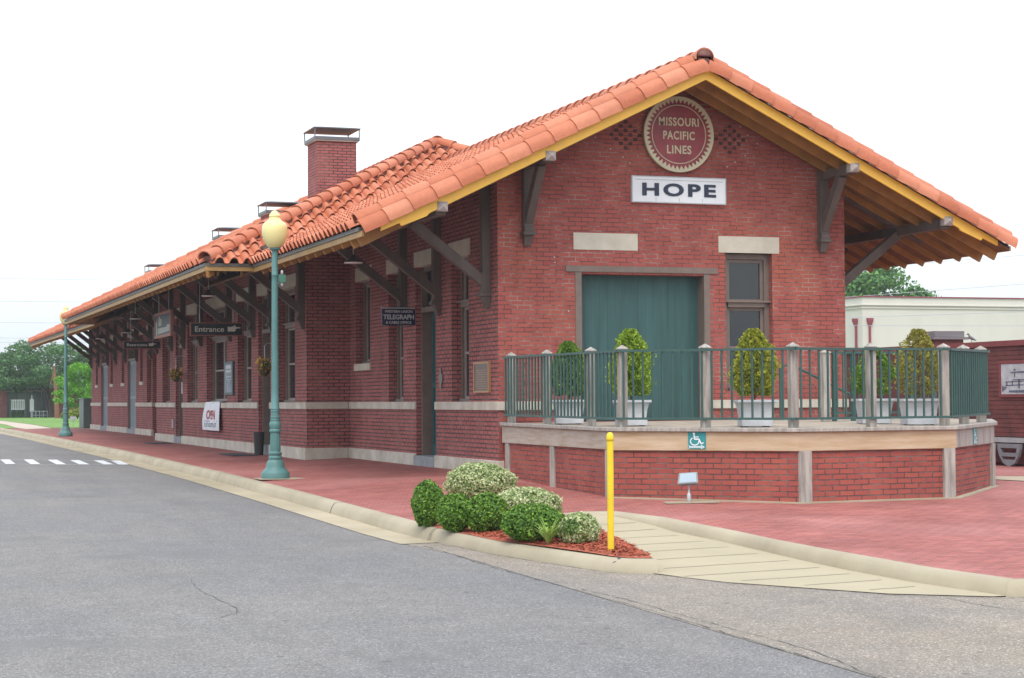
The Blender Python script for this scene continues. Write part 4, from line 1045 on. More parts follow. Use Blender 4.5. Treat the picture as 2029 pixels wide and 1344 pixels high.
# banner
bn = MB(); NU, NV = 10, 16
def bp(u, v):   # u 0..1 from north to south, v 0..1 from sill down
    yy = 20.15-u*1.95+ (u-.5)*-.28*v; zz = 1.075-.70*v if v > 0 else 1.075
    xx = -PB-.045-.05*math.sin(v*2.2)-.018*math.sin(u*9+v*3)-.02*v
    return Vector((xx, yy, zz))
vs = [bp(i/NU, j/NV) for j in range(NV+1) for i in range(NU+1)]
bn.mesh(vs, [(j*(NU+1)+i, (j+1)*(NU+1)+i, (j+1)*(NU+1)+i+1, j*(NU+1)+i+1) for j in range(NV) for i in range(NU)])
top = [Vector((-PB+.10, bp(i/NU,0).y-.05, 1.085+.01*math.sin(i*2))) for i in range(NU+1)]
bn.mesh([vs[i] for i in range(NU+1)]+top, [(i,i+1,NU+1+i+1,NU+1+i) for i in range(NU)])
o = bn.build('open_banner', banw, org=(-PB,19.2,1.06), smooth=True); tagit(o, 'white vinyl banner reading OPEN in red, draped over the stone sill', 'banner')
def onban(mb, du=.0):
    out_ = MB()
    for i, v in enumerate(mb.v):
        u, w_ = v[0], v[2]; p = bp(u, w_); out_.v.append((p.x-.006, p.y, p.z))
    out_.f = mb.f; out_.uv = mb.uv; return out_
t = text_mesh('OPEN', .60, -.33, (.2,0,.62), (1,0,0), (0,0,1), .0, bold=.03)
t2 = onban(t); t2.build('lettering', banr, o)
bl = MB()
for a, b, c, d in [(.13,.9,.665,.685)]: bl.face([(a,0,c),(b,0,c),(b,0,d),(a,0,d)])
onban(bl).build('banner_rule', bluem, o)
bl = MB()
for k in range(8):
    a = .12+k*.095; bl.face([(a,0,.74),(a+.03,0,.74),(a+.03,0,.88),(a,0,.88)]); bl.face([(a+.03,0,.74 if k%2 else .86),(a+.075,0,.74 if k%2 else .86),(a+.075,0,.765 if k%2 else .885),(a+.03,0,.765 if k%2 else .885)])
onban(bl).build('lower_strokes', mat('banner_dark',(.08,.16,.16),.5,.1), o)
# notice board
o = MB().box(-PB-.055,-PB,16.55,17.62,1.24,2.03).build('notice_board', mat('notice_frame',(.045,.065,.07),.5,.1), org=(-PB,17.1,1.6)); tagit(o, 'black framed notice board on the brick between the double window and the next window', 'notice board')
nb = MB(); nb.box(-PB-.058,-PB-.055,16.66,17.48,1.30,1.97); nb.build('notice_sheet', mat('notice_grey',(.22,.26,.30),.6,.35,6), o)
nb = MB()
for c, d in ((1.86,1.94),(1.77,1.83),(1.66,1.68),(1.60,1.61)): nb.box(-PB-.060,-PB-.058,16.72,17.36,c,d)
nb.build('notice_lines', mat('notice_white',(.5,.52,.55),.6,.1), o)
# plaques
o = MB().box(-.03,0,.38,1.09,1.22,1.66).build('bronze_plaque', bronze, org=(0,.73,1.44)); tagit(o, 'dark bronze plaque with lighter rim on the side wall beside the corner', 'plaque')
fr = MB()
for a, b, c, d in ((.36,1.11,1.20,1.23),(.36,1.11,1.65,1.68),(.36,.40,1.23,1.65),(1.07,1.11,1.23,1.65)): fr.box(-.04,0,a,b,c,d)
fr.build('plaque_rim', bronzeb, o)
nb = MB()
for k in range(9): nb.box(-.034,-.03,.46+.02*(k%3),1.0,1.26+k*.036,1.268+k*.036)
nb.build('raised_text', bronzeb, o)
o = MB().prism([(0,0),(.10,0),(.10,.10),(.16,.12),(.16,.22),(.10,.24),(.08,.34),(.02,.34),(0,.24),(-.05,.22),(-.05,.14),(0,.10)], (-.001,2.98,1.28), (0,-1,0), AZ, (-.025,0,0)).build('cast_iron_ornament', bronze, org=(0,2.9,1.45)); tagit(o, 'small cast metal ornament on brick between side door and window', 'ornament')

# pendant lamps
def pendant(x, y, z, ztop, lab):
    o = empty('pendant_lamp', (x,y,z), lab, 'lamp', 'dish lamps hung under the eaves')
    MB().lathe([(.14,0),(.145,.008),(.12,.035),(.06,.075),(.045,.10),(.03,.13),(0,.135)], (x,y,z), 20).build('lamp_shade', mat('shade_dark',(.05,.05,.05),.4,.1), o, smooth=True)
    MB().lathe([(.146,-.006),(.150,0),(.148,.008),(.138,.008),(.138,-.004)], (x,y,z), 20).build('shade_rim', mat('shade_rim_white',(.7,.7,.68),.4,.05), o, smooth=True)
    MB().tube([(x,y,z+.12),(x,y,ztop)], .009, 6).build('hanger', steel, o); return o
for (x, y, z, zt, lab) in ((-1.7,2.19,3.30,3.76,'dish lamp under the eave nearest the gable corner'),(-2.4,11.4,3.26,3.9,'dish lamp above the Entrance sign'),
                           (-2.4,22.2,3.25,3.9,'dish lamp just left of the framed picture sign'),(-1.3,31.9,3.24,3.9,'dish lamp above the left end of the Restrooms sign'),(-1.7,35.6,3.17,3.76,'farthest dish lamp under the low far eave')):
    pendant(x, y, z, zt, lab)

# ------------------------------------------------------------------ foliage helpers
def leaves(n, sampler, size, shape=.55, rn=None):
    rn = rn or rnd; mb = MB()
    for i in range(n):
        p, nv, tone = sampler(rn)
        t = Vector((rn.gauss(0,1), rn.gauss(0,1), rn.gauss(0,1)))
        t = (t - nv*t.dot(nv)); t.normalize(); b = nv.cross(t)
        s = size*rn.uniform(.6,1.25); w_ = s*shape
        mb.face([p-t*s*.5, p+b*w_*.5+nv*s*.08, p+t*s*.5, p-b*w_*.5+nv*s*.08], [(min(.99,max(.01,tone)), .5)]*4)
    return mb
def ball_sampler(c, rx, ry, rz, rough=.045, tilt=.55, seed=0, flatb=-.75, patch=None):
    c = Vector(c); ph = [(seed*1.7+k*2.1) for k in range(6)]
    def f(rn):
        while True:
            d = Vector((rn.gauss(0,1), rn.gauss(0,1), rn.gauss(0,1))).normalized()
            if d.z > flatb: break
        lump = 1+rough*(math.sin(d.x*7+ph[0])*math.sin(d.y*6+ph[1])+.7*math.sin(d.z*9+ph[2]+d.x*5))
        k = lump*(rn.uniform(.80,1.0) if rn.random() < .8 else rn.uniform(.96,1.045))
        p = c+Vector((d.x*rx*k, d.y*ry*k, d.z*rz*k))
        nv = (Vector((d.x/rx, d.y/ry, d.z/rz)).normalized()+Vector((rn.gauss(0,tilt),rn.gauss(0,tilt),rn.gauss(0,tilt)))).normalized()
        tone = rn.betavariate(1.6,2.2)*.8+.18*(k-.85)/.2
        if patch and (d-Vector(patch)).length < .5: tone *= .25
        return p, nv, tone
    return f
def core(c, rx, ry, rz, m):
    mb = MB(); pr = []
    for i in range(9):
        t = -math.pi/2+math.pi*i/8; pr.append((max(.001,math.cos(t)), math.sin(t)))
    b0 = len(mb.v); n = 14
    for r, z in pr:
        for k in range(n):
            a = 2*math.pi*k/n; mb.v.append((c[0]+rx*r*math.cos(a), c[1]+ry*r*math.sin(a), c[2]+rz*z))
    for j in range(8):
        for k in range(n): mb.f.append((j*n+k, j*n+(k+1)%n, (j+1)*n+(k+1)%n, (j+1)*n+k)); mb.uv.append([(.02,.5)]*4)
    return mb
def shrub(x, y, z0, rx, rz, m, n, lab, seed, ry=None, size=.032, patch=None, zc=None):
    n = int(n*1.15)
    ry = ry or rx; zc = zc if zc is not None else z0+rz*.93
    o = empty('clipped_shrub', (x,y,z0), lab, 'shrub', 'clipped shrubs in the mulch bed')
    rn = random.Random(seed)
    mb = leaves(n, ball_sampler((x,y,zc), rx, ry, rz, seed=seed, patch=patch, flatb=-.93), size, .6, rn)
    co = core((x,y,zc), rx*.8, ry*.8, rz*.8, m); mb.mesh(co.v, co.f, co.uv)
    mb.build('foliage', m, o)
    st = MB()
    for k in range(5):
        a = k*1.3; st.tube([(x+.02*math.cos(a),y+.02*math.sin(a),z0-.03),(x+rx*.25*math.cos(a),y+ry*.25*math.sin(a),zc)], [.010,.005], 5)
    st.build('stems', twig, o); return o
gz = lambda x, y: G(x, y)+.03
for (x, y, zc, rx, rz, m_, n_l, lab, sd_, pat) in (
    (-3.22,-6.97,-.06,.182,.255,leaf_dark,5200,'tall dark green clipped shrub at the left end of the mulch bed',1,None),
    (-1.74,-4.35,.03,.455,.265,leaf_var,9000,'widest pale variegated shrub at the back of the bed beside the deck',2,None),
    (-3.17,-7.82,-.11,.205,.205,leaf_dark,4600,'low dark green clipped shrub in front of the widest variegated one',3,None),
    (-2.90,-8.06,-.11,.225,.210,leaf_dark,4800,'middle one of the three low dark green clipped shrubs',4,None),
    (-2.13,-7.17,-.09,.400,.200,leaf_var,7400,'pale variegated shrub rising behind the dark shrub with strap leaves',5,None),
    (-2.83,-9.32,-.14,.325,.195,leaf_dark,6200,'broad low dark green shrub left of the strap leaved plant',6,None),
    (-2.55,-9.86,-.18,.200,.165,leaf_var,4200,'smallest pale variegated shrub nearest the yellow bollard',7,(-.75,-.6,.25))):
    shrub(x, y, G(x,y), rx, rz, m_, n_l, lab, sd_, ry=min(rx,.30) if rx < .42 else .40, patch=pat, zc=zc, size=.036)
# strap leaved clump
x0, y0 = -2.84, -9.78; z0 = gz(x0,y0)
lm = MB(); rn = random.Random(11)
for k in range(70):
    a = rn.uniform(0, 6.28); L = rn.uniform(.20,.42); e = rn.uniform(.35,1.0); wd = rn.uniform(.007,.013); P = []
    for i in range(6):
        t = i/5; rr_ = L*e*t*.75; P.append(Vector((x0+rr_*math.cos(a), y0+rr_*math.sin(a), z0+L*(1.25*t-(.35+.65*e)*t*t*.9))))
    sd_ = Vector((-math.sin(a), math.cos(a), 0)); tn = rn.random()
    for i in range(5):
        w0, w1 = wd*(1-(i/5)**2*.8), wd*(1-((i+1)/5)**2*.95); lm.face([P[i]-sd_*w0, P[i]+sd_*w0, P[i+1]+sd_*w1, P[i+1]-sd_*w1], [(tn,.5)]*4)
o = lm.build('strap_leaf_plant', leaf_lily, org=(x0,y0,z0)); tagit(o, 'light green strap leaved clump arching between the clipped shrubs', 'plant')
# mulch chips
cm = MB(); rn = random.Random(5)
bed = [(-3.15,-6.95),(-2.9,-7.0),(-2.2,-6.7),(-1.5,-6.5),(-1.75,-8.4),(-2.05,-9.8),(-2.32,-11.08),(-2.52,-11.12),(-2.62,-10.95),(-2.83,-10.06),(-3.05,-9.04),(-3.14,-7.7)]
def inpoly(x, y, P):
    c = False; j = len(P)-1
    for i in range(len(P)):
        if (P[i][1] > y) != (P[j][1] > y) and x < (P[j][0]-P[i][0])*(y-P[i][1])/(P[j][1]-P[i][1])+P[i][0]: c = not c
        j = i
    return c
cnt = 0
while cnt < 5200:
    x, y = rn.uniform(-3.1,-1.4), rn.uniform(-11.15,-6.5)
    if not inpoly(x, y, bed): continue
    z = G(x, y)+.022+.05*max(0, 1-abs(x+2.45)/.6)*min(1, max(0, (y+11.2)/1.5))+rn.uniform(0,.012)
    a = rn.uniform(0,3.14); L = rn.uniform(.012,.035); w_ = rn.uniform(.003,.008); d = Vector((math.cos(a),math.sin(a),rn.uniform(-.35,.35)))*L; s2 = Vector((-math.sin(a),math.cos(a),rn.uniform(-.6,.6)))*w_
    p = Vector((x,y,z)); cm.face([p-d-s2, p+d-s2, p+d+s2, p-d+s2]); cnt += 1
o = cm.build('mulch_chips', chipm); o['kind'] = 'stuff'

# ------------------------------------------------------------------ deck
deck = empty('timber_deck', (2.9,-3,-.2), 'raised timber deck with brick skirt and green railing in front of the gable', 'deck')
ZD = lambda x, y: .742+.0045*y+(.006*max(0,x-4))
DP = [(0.03,-.06),(-.06,-4.58),(1.76,-6.28),(4.1,-6.15),(5.88,-4.33),(6.95,-2.6),(7.1,-.06)]
def offp(P, d):
    out_ = []; n = len(P)
    for i in range(n):
        a, b, c = Vector(P[i-1]), Vector(P[i]), Vector(P[(i+1)%n])
        e1, e2 = (b-a).normalized(), (c-b).normalized(); n1, n2 = Vector((e1.y,-e1.x)), Vector((e2.y,-e2.x))
        k = (n1+n2).normalized(); l = d/max(.4, k.dot(n1)); out_.append((b.x-k.x*l, b.y-k.y*l))
    return out_
# boards: east-west planks clipped to the outline
dk = MB()
y = -6.5
while y < -.06:
    ya, yb = y, min(y+.135, -.06); xs = []
    def span(yy):
        X = []
        for (a, b), (c, d) in zip(DP, DP[1:]+DP[:1]):
            if (b > yy) != (d > yy): X.append(a+(c-a)*(yy-b)/(d-b))
        return (min(X), max(X)) if len(X) >= 2 else None
    s1, s2 = span(ya+.004), span(yb-.004)
    if s1 and s2:
        q = [(s1[0],ya+.003),(s1[1],ya+.003),(s2[1],yb-.003),(s2[0],yb-.003)]
        A = [(a, b, ZD(a,b)-.01+rnd.uniform(0,.003)) for a, b in q]; B = [(a, b, ZD(a,b)-.045) for a, b in q]
        dk.mesh(A+B, [(0,1,2,3),(0,4,5,1),(1,5,6,2),(2,6,7,3),(3,7,4,0)])
    y += .14
dk.build('deck_boards', woodd, deck)
names = []
for i in range(5):
    a, b = DP[i], DP[i+1]
    oa, ob = offp(DP, -.045)[i], offp(DP, -.045)[i+1]; ia, ib = offp(DP, .10)[i], offp(DP, .10)[i+1]
    if i == 0: oa = (.02-.03,-.055); ia = (.13,-.055)
    m_ = MB()
    q = [oa, ob, ib, ia]
    A = [(x,y,ZD(x,y)-.048) for x, y in q]; B = [(x,y,ZD(x,y)+.002) for x, y in q]
    m_.mesh(A+B, [(3,2,1,0),(4,5,6,7),(0,1,5,4),(1,2,6,5),(2,3,7,6),(3,0,4,7)]); bevel(m_.build('edge_board', wood, deck), .006, 1)
    oa, ob = DP[i], DP[i+1]; ia, ib = offp(DP, .05)[i], offp(DP, .05)[i+1]
    if i == 0: ia = (.08,-.06)
    m_ = MB(); q = [oa, ob, ib, ia]
    A = [(x,y,.435-.006*(i in (1,2))) for x, y in q]; B = [(x,y,ZD(x,y)-.049) for x, y in q]
    m_.mesh(A+B, [(3,2,1,0),(4,5,6,7),(0,1,5,4),(1,2,6,5),(2,3,7,6),(3,0,4,7)])
    bm_ = m_.build('rim_beam', woodh if i in (1,2) else (mat('rim_beam_grey', (.44,.34,.24), .8, .2, 2.5, bump=.3, c2=(.38,.35,.31), stretch=(3,1,9)) if i == 0 else wood), deck); bevel(bm_, .006, 1)
    sa_, sb_ = offp(DP, .035)[i], offp(DP, .035)[i+1]
    if i == 0: sa_ = (.065,-.05)
    m_ = MB(); n = 8
    for k in range(n):
        p, q = [(sa_[0]+(sb_[0]-sa_[0])*t, sa_[1]+(sb_[1]-sa_[1])*t) for t in (k/n, (k+1)/n)]
        m_.face([(p[0],p[1],-.55),(q[0],q[1],-.55),(q[0],q[1],.43),(p[0],p[1],.43)])
    m_.build('brick_skirt', brickS, deck)
def skirt_post(x, y, ang, wd=.17):
    m_ = MB(); ca, sa = math.cos(ang), math.sin(ang); t = .05
    P = [(x-ca*wd/2, y-sa*wd/2),(x+ca*wd/2, y+sa*wd/2)]; nx, ny = sa, -ca
    q = [(P[0][0]+nx*.012,P[0][1]+ny*.012),(P[1][0]+nx*.012,P[1][1]+ny*.012),(P[1][0]-nx*t,P[1][1]-ny*t),(P[0][0]-nx*t,P[0][1]-ny*t)]
    zb_ = G(x, y)-.02
    A = [(a,b,zb_) for a, b in q]; B = [(a,b,.43) for a, b in q]
    m_.mesh(A+B, [(3,2,1,0),(4,5,6,7),(0,1,5,4),(1,2,6,5),(2,3,7,6),(3,0,4,7)]); bevel(m_.build('skirt_post', wood, deck), .005, 1)
def along(a, b, d):
    v = Vector((b[0]-a[0], b[1]-a[1])); L = v.length; v.normalize(); return (a[0]+v.x*d, a[1]+v.y*d, math.atan2(v.y, v.x), L)
for i, ds in ((0,(.22,2.25,4.42)),(1,()),(2,(.10,2.23)),(3,(2.45,))):
    for d in ds:
        x, y, an, L = along(DP[i], DP[i+1], d); skirt_post(x+(.012 if i == 0 else 0), y, an, .17 if i else .15)
# concrete footing line
m_ = MB()
for i in range(4):
    a, b = offp(DP, -.05)[i], offp(DP, -.05)[i+1]; c, d = offp(DP, .1)[i], offp(DP, .1)[i+1]
    if i == 0: continue
    n = 6
    for k in range(n):
        L_ = lambda p, q, t: (p[0]+(q[0]-p[0])*t, p[1]+(q[1]-p[1])*t)
        q = [L_(a,b,k/n), L_(a,b,(k+1)/n), L_(c,d,(k+1)/n), L_(c,d,k/n)]
        m_.face([(x,y,G(x,y)+.016) for x, y in q])
        m_.face([(q[0][0],q[0][1],G(*q[0])-.05),(q[1][0],q[1][1],G(*q[1])-.05),(q[1][0],q[1][1],G(*q[1])+.016),(q[0][0],q[0][1],G(*q[0])+.016)])
m_.build('footing', conc, deck)
# railing
def rail_post(x, y, z0, h=1.07, wd=.104, m=None):
    b = MB(); w2 = wd/2
    b.box(x-w2, x+w2, y-w2, y+w2, z0, z0+h-.065)
    e = .012; q = [(x-w2-e,y-w2-e,z0+h-.065),(x+w2+e,y-w2-e,z0+h-.065),(x+w2+e,y+w2+e,z0+h-.065),(x-w2-e,y+w2+e,z0+h-.065)]
    q2 = [(a,b_,c+.018) for a,b_,c in q]; ap = (x,y,z0+h)
    b.mesh(q+q2+[ap], [(3,2,1,0)]+[(i,(i+1)%4,(i+1)%4+4,i+4) for i in range(4)]+[(4+i,4+(i+1)%4,8) for i in range(4)])
    return bevel(b.build('railing_post', m or wood, deck), .004, 1)
for x, y in ((.12,-.25),(.12,-1.8),(.12,-3.5),(.13,-4.57),(.95,-5.33),(1.80,-6.08),(2.93,-6.03),(4.08,-5.90),(4.86,-5.15),(5.64,-4.38)): rail_post(x, y, ZD(x,y))
RP = [(.045,-.12),(.045,-4.62),(1.78,-6.185),(4.10,-6.02),(5.76,-4.40)]
for (a, b) in zip(RP, RP[1:]):
    m_ = MB(); za, zb_ = ZD(*a), ZD(*b)
    m_.beam((a[0],a[1],za+.985), (b[0],b[1],zb_+.985), .045, .03); m_.beam((a[0],a[1],za+.115), (b[0],b[1],zb_+.115), .035, .03)
    x, y, an, L = along(a, b, 0); n = int(L/.131)
    for k in range(1, n+1):
        t = (k-.4)*.131/L
        if t > 1: break
        px, py = a[0]+(b[0]-a[0])*t, a[1]+(b[1]-a[1])*t; z_ = za+(zb_-za)*t; m_.box(px-.011, px+.011, py-.011, py+.011, z_+.13, z_+.97)
    m_.build('railing_panel', greenr, deck)
rail_post(4.18,-2.58,.74, 1.06, .11)
m_ = MB(); a, b = (4.32,-2.5), (6.9,-2.35)
m_.beam((a[0],a[1],1.75),(b[0],b[1],1.75),.045,.035); m_.beam((a[0],a[1],.86),(b[0],b[1],.86),.035,.03)
for k in range(19):
    t = (k+.5)/19; px, py = a[0]+(b[0]-a[0])*t, a[1]+(b[1]-a[1])*t; m_.box(px-.0095,px+.0095,py-.0095,py+.0095,.875,1.74)
for t in (.02,.145,.54,.70): px, py = a[0]+(b[0]-a[0])*t, a[1]+(b[1]-a[1])*t; m_.box(px-.028,px+.028,py-.028,py+.028,.74,1.77)
m_.build('railing_panel', greenr, deck)
m_ = MB(); m_.tube([(4.68,-.2,.75),(4.68,-.2,1.60),(4.92,-.2,1.60),(5.95,-.2,1.13),(5.95,-.2,.75)], .022, 8); m_.build('handrail', greenr, deck, smooth=False)

# accessible route signs
def access_sign(w_, h_, c, ax, label):
    c, ax = Vector(c), Vector(ax).normalized(); up = Vector((0,0,1)); n = ax.cross(up)
    P = lambda u, v, d=0: c+ax*(u*w_)+up*(v*h_)+n*d
    o = MB().prism([(-.5,-.5),(.5,-.5),(.5,.5),(-.5,.5)], c-n*.0, ax*w_, up*h_, n*.006).build('accessible_route_sign', tealsign, org=c); tagit(o, label, 'sign', 'accessible route signs')
    m_ = MB()
    def stroke(pts, wd):
        for (a, b), (e, f) in zip(pts, pts[1:]):
            d = Vector((e-a, f-b)); L = d.length; d /= L; q = Vector((-d.y, d.x))*wd/2; ex = d*wd*.25
            m_.face([P(*(Vector((a,b))-ex-q),d=.0075), P(*(Vector((e,f))+ex-q),d=.0075), P(*(Vector((e,f))+ex+q),d=.0075), P(*(Vector((a,b))-ex+q),d=.0075)])
    cc = (-.16,.36); m_.face([P(cc[0]+.065*math.cos(t*.524),cc[1]+.06*math.sin(t*.524),d=.0075) for t in range(12)])
    stroke([(-.15,.28),(-.13,.05),(.12,.05),(.24,-.20),(.36,-.16)], .07); stroke([(-.14,.17),(.10,.17)], .05)
    stroke([(-.12+.24*math.cos(t), -.07+.21*math.sin(t)) for t in [R(d_) for d_ in range(125, 385, 20)]], .06)
    stroke([(-.42,-.36),(.28,-.36)], .035); stroke([(-.42,-.42),(.28,-.42)], .03); stroke([(.24,-.30),(.42,-.39),(.24,-.47)], .035); stroke([(-.46,-.30),(-.38,-.39),(-.46,-.47)], .035)
    m_.build('wheelchair_symbol', hopew, o); return o
x, y, an, L = along(DP[1], DP[2], 1.18)
v = Vector((math.cos(an), math.sin(an), 0)); nn = v.cross(Vector((0,0,1)))
access_sign(.235, .225, Vector((x,y,.565))+nn*.003, v, 'teal wheelchair sign with arrow on the front of the timber deck')
x, y, an, L = along(DP[3], DP[4], 1.15); v = Vector((math.cos(an), math.sin(an), 0)); nn = v.cross(Vector((0,0,1)))
access_sign(.235, .225, Vector((x,y,.565))+nn*.003, v, 'teal wheelchair sign seen edge on at the right end of the deck')

# planters with clipped conifers
def conifer(o, x, y, z, r, h, m, n, seed, sparse=0.0, size=.044, base=.10):
    rn = random.Random(seed); lob = [(rn.uniform(0,6.28), rn.uniform(.1,.85), rn.uniform(.2,.5)) for _ in range(9)]
    def f(rn_):
        while True:
            t = rn_.random()**.9; a = rn_.uniform(0, 6.283)
            pr = (math.sin(math.pi*(.15+.815*t)))**.62*(1.10-.30*t)
            k = 1+.13*math.sin(a*3+t*9+seed)+.09*math.sin(a*7-t*21+seed*2)+.10*math.sin(a*11+t*37+seed)
            gap = False
            for la, lt, lr in lob:
                da = abs((a-la+math.pi)%(2*math.pi)-math.pi)
                if da < lr*1.1 and abs(t-lt) < lr*.35 and rn_.random() < sparse: gap = True
            if gap: continue
            break
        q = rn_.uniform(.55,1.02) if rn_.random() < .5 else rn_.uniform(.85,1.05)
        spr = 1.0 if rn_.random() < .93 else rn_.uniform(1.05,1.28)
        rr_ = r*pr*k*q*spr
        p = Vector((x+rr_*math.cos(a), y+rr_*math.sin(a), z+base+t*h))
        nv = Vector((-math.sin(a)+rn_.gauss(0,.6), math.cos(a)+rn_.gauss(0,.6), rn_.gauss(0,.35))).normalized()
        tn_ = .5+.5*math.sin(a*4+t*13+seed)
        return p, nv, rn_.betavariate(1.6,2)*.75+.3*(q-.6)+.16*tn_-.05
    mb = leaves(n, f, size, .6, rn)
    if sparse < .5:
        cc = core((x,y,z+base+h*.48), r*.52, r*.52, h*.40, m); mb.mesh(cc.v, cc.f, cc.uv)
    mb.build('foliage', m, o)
    st = MB(); st.tube([(x,y,z-.03),(x+.01,y,z+h*.45),(x,y+.01,z+h*.85)], [.014,.010,.004], 6)
    for k in range(12):
        a = k*2.4; t = .08+.06*k; st.tube([(x,y,z+t*h),(x+r*.7*math.cos(a),y+r*.7*math.sin(a),z+(t+.16)*h)], [.006,.002], 4)
    st.build('stem', twig, o)
def planter(x, y, lab, r, h, m, n, seed, sparse=0, s=1.0):
    z = ZD(x, y)-.005
    o = empty('potted_conifer', (x,y,z), lab, 'potted conifer', 'potted conifers on the deck')
    ca, sa = math.cos(-.30), math.sin(-.30)
    def ringq(hw, zz): return [(x+(a*ca-b*sa)*hw, y+(a*sa+b*ca)*hw, z+zz) for a, b in ((-1,-1),(1,-1),(1,1),(-1,1))]
    pm = MB(); prof = [(.20*s,.012),(.20*s,.09*s),(.185*s,.095*s),(.20*s,.22*s),(.225*s,.315*s),(.262*s,.318*s),(.262*s,.352*s),(.232*s,.352*s),(.225*s,.31*s)]
    V = []
    for hw, zz in prof: V += ringq(hw, zz)
    F_ = [(3,2,1,0)]
    for k in range(len(prof)-1):
        for i in range(4): F_.append((k*4+i, k*4+(i+1)%4, (k+1)*4+(i+1)%4, (k+1)*4+i))
    pm.mesh(V, F_); pt = bevel(pm.build('pot', plastic, o), .005, 2)
    fm = MB()
    for a, b in ((-.7,-.7),(.7,-.7),(.7,.7),(-.7,.7)): fm.box(x+(a*ca-b*sa)*.2*s-.02, x+(a*ca-b*sa)*.2*s+.02, y+(a*sa+b*ca)*.2*s-.02, y+(a*sa+b*ca)*.2*s+.02, z-.004, z+.012)
    fm.build('pot_foot', blackm, pt, org=(x,y,z))
    MB().face(ringq(.225*s, .315*s)).build('potting_soil', soil, o)
    conifer(o, x, y, z+.31*s, r, h, m, n, seed, sparse); return o
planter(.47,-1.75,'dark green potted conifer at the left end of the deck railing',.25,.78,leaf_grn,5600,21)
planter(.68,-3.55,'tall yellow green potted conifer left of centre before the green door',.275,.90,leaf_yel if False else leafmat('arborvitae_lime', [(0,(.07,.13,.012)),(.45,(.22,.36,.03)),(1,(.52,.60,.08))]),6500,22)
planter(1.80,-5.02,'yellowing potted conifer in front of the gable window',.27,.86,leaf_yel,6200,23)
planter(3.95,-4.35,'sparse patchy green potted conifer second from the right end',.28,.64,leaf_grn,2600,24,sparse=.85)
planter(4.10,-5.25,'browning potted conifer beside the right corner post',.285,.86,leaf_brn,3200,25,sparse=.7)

# bollard
bx, by = -2.52, -10.6; bz = G(bx,by)
o = empty('yellow_bollard', (bx,by,bz), 'slim bright yellow steel bollard with a domed cap at the tip of the mulch bed', 'bollard')
MB().lathe([(.031,0),(.031,1.07),(.031,1.075)], (bx,by,bz), 20).build('pipe', yellow, o, smooth=False)
MB().lathe([(.035,1.06),(.035,1.085),(.034,1.10),(.029,1.122),(.018,1.137),(.0005,1.142)], (bx,by,bz), 20).build('domed_cap', yellow, o, smooth=True)
# floodlight
fx, fy = .53, -5.72; fz = G(fx,fy)
o = empty('ground_floodlight', (fx,fy,fz), 'small grey floodlight on a short stem set in a concrete pad before the deck', 'floodlight')
MB().prism([(-.36,-.12),(.34,-.17),(.40,.05),(-.30,.12)], (fx,fy,fz+.004), (1,0,0), (0,1,0), (0,0,.014)).build('concrete_pad', conc, o)
MB().lathe([(.028,.01),(.030,.03),(.026,.11),(.012,.13),(.012,.20),(.018,.21),(.018,.225)], (fx,fy,fz), 14).build('stem', steel, o, smooth=True)
hm = MB(); hc = Vector((fx-.01,fy,fz+.30)); a1 = Vector((.93,-.34,-.10)).normalized(); nrm = Vector((-.42,-.62,.66)).normalized(); a2 = nrm.cross(a1).normalized(); a1 = a2.cross(nrm)
if a2.z < 0: a2 = -a2
hm.prism([(-.13,-.09),(.13,-.09),(.115,.09),(-.115,.09)], hc, a1, a2, nrm*.018); hm.prism([(-.10,-.07),(.10,-.07),(.085,.07),(-.085,.07)], hc-nrm*.055, a1, a2, nrm*.055)
hd = hm.build('lamp_housing', mat('housing_grey', (.20,.21,.22), .5, .1), o); bevel(hd, .006, 2)
MB().prism([(-.108,-.072),(.108,-.072),(.095,.072),(-.095,.072)], hc+nrm*.0185, a1, a2, nrm*.002).build('lens', lensm, hd, org=(fx,fy,fz))

# ------------------------------------------------------------------ lamp posts
def lamp(x, y, z, lab):
    o = empty('street_lamp', (x,y,z), lab, 'street lamp', 'green cast iron street lamps')
    pr = [(.228,0),(.230,.02),(.230,.105),(.222,.12),(.190,.155),(.158,.19),(.150,.21),(.142,.26),(.118,.31),(.100,.325),(.106,.335),(.112,.35),(.106,.375),(.096,.385),(.100,.40),(.108,.41),(.108,.43),(.098,.44),(.084,.455),(.078,.60),(.073,.755),(.085,.765),(.094,.78),(.094,.80),(.082,.815),(.086,.83),(.096,.87),(.096,.90),(.084,.935),(.074,.945),(.080,.955),(.080,.97),(.072,.985),(.080,.995),(.080,1.01),(.070,1.02),(.068,1.09),(.076,1.10),(.076,1.115),(.068,1.125),(.076,1.135),(.076,1.15),(.064,1.165),(.060,1.5),(.052,3.2),(.050,3.30),(.054,3.305),(.054,3.32),(.050,3.325),(.049,3.70),(.058,3.71),(.085,3.725),(.092,3.745),(.088,3.765)]
    s = MB().lathe(pr, (x,y,z), 28).build('lamp_column', lampg, o); smooth_angle(s, 40)
    fl = MB()
    for k in range(12):
        a = k*math.pi/6; fl.tube([(x+.083*math.cos(a),y+.083*math.sin(a),z+.48),(x+.073*math.cos(a),y+.073*math.sin(a),z+.74)], .008, 6)
    fl.build('column_flute', lampg, s)
    gp = [(.085,0),(.10,.008),(.125,.03),(.155,.075),(.182,.13),(.200,.20),(.208,.27),(.205,.33),(.193,.375),(.172,.405),(.150,.42),(.135,.428),(.128,.435),(.110,.45),(.092,.475),(.086,.50),(.092,.508),(.094,.52),(.088,.535),(.070,.56),(.055,.585),(.035,.603),(.0005,.612)]
    MB().lathe(gp, (x,y,z+3.755), 32).build('lamp_globe', globe, o, smooth=True)
    return o
l1 = lamp(-2.82,2.94,-.178,'near green lamp post with cream globe standing on the kerb side of the brick walk')
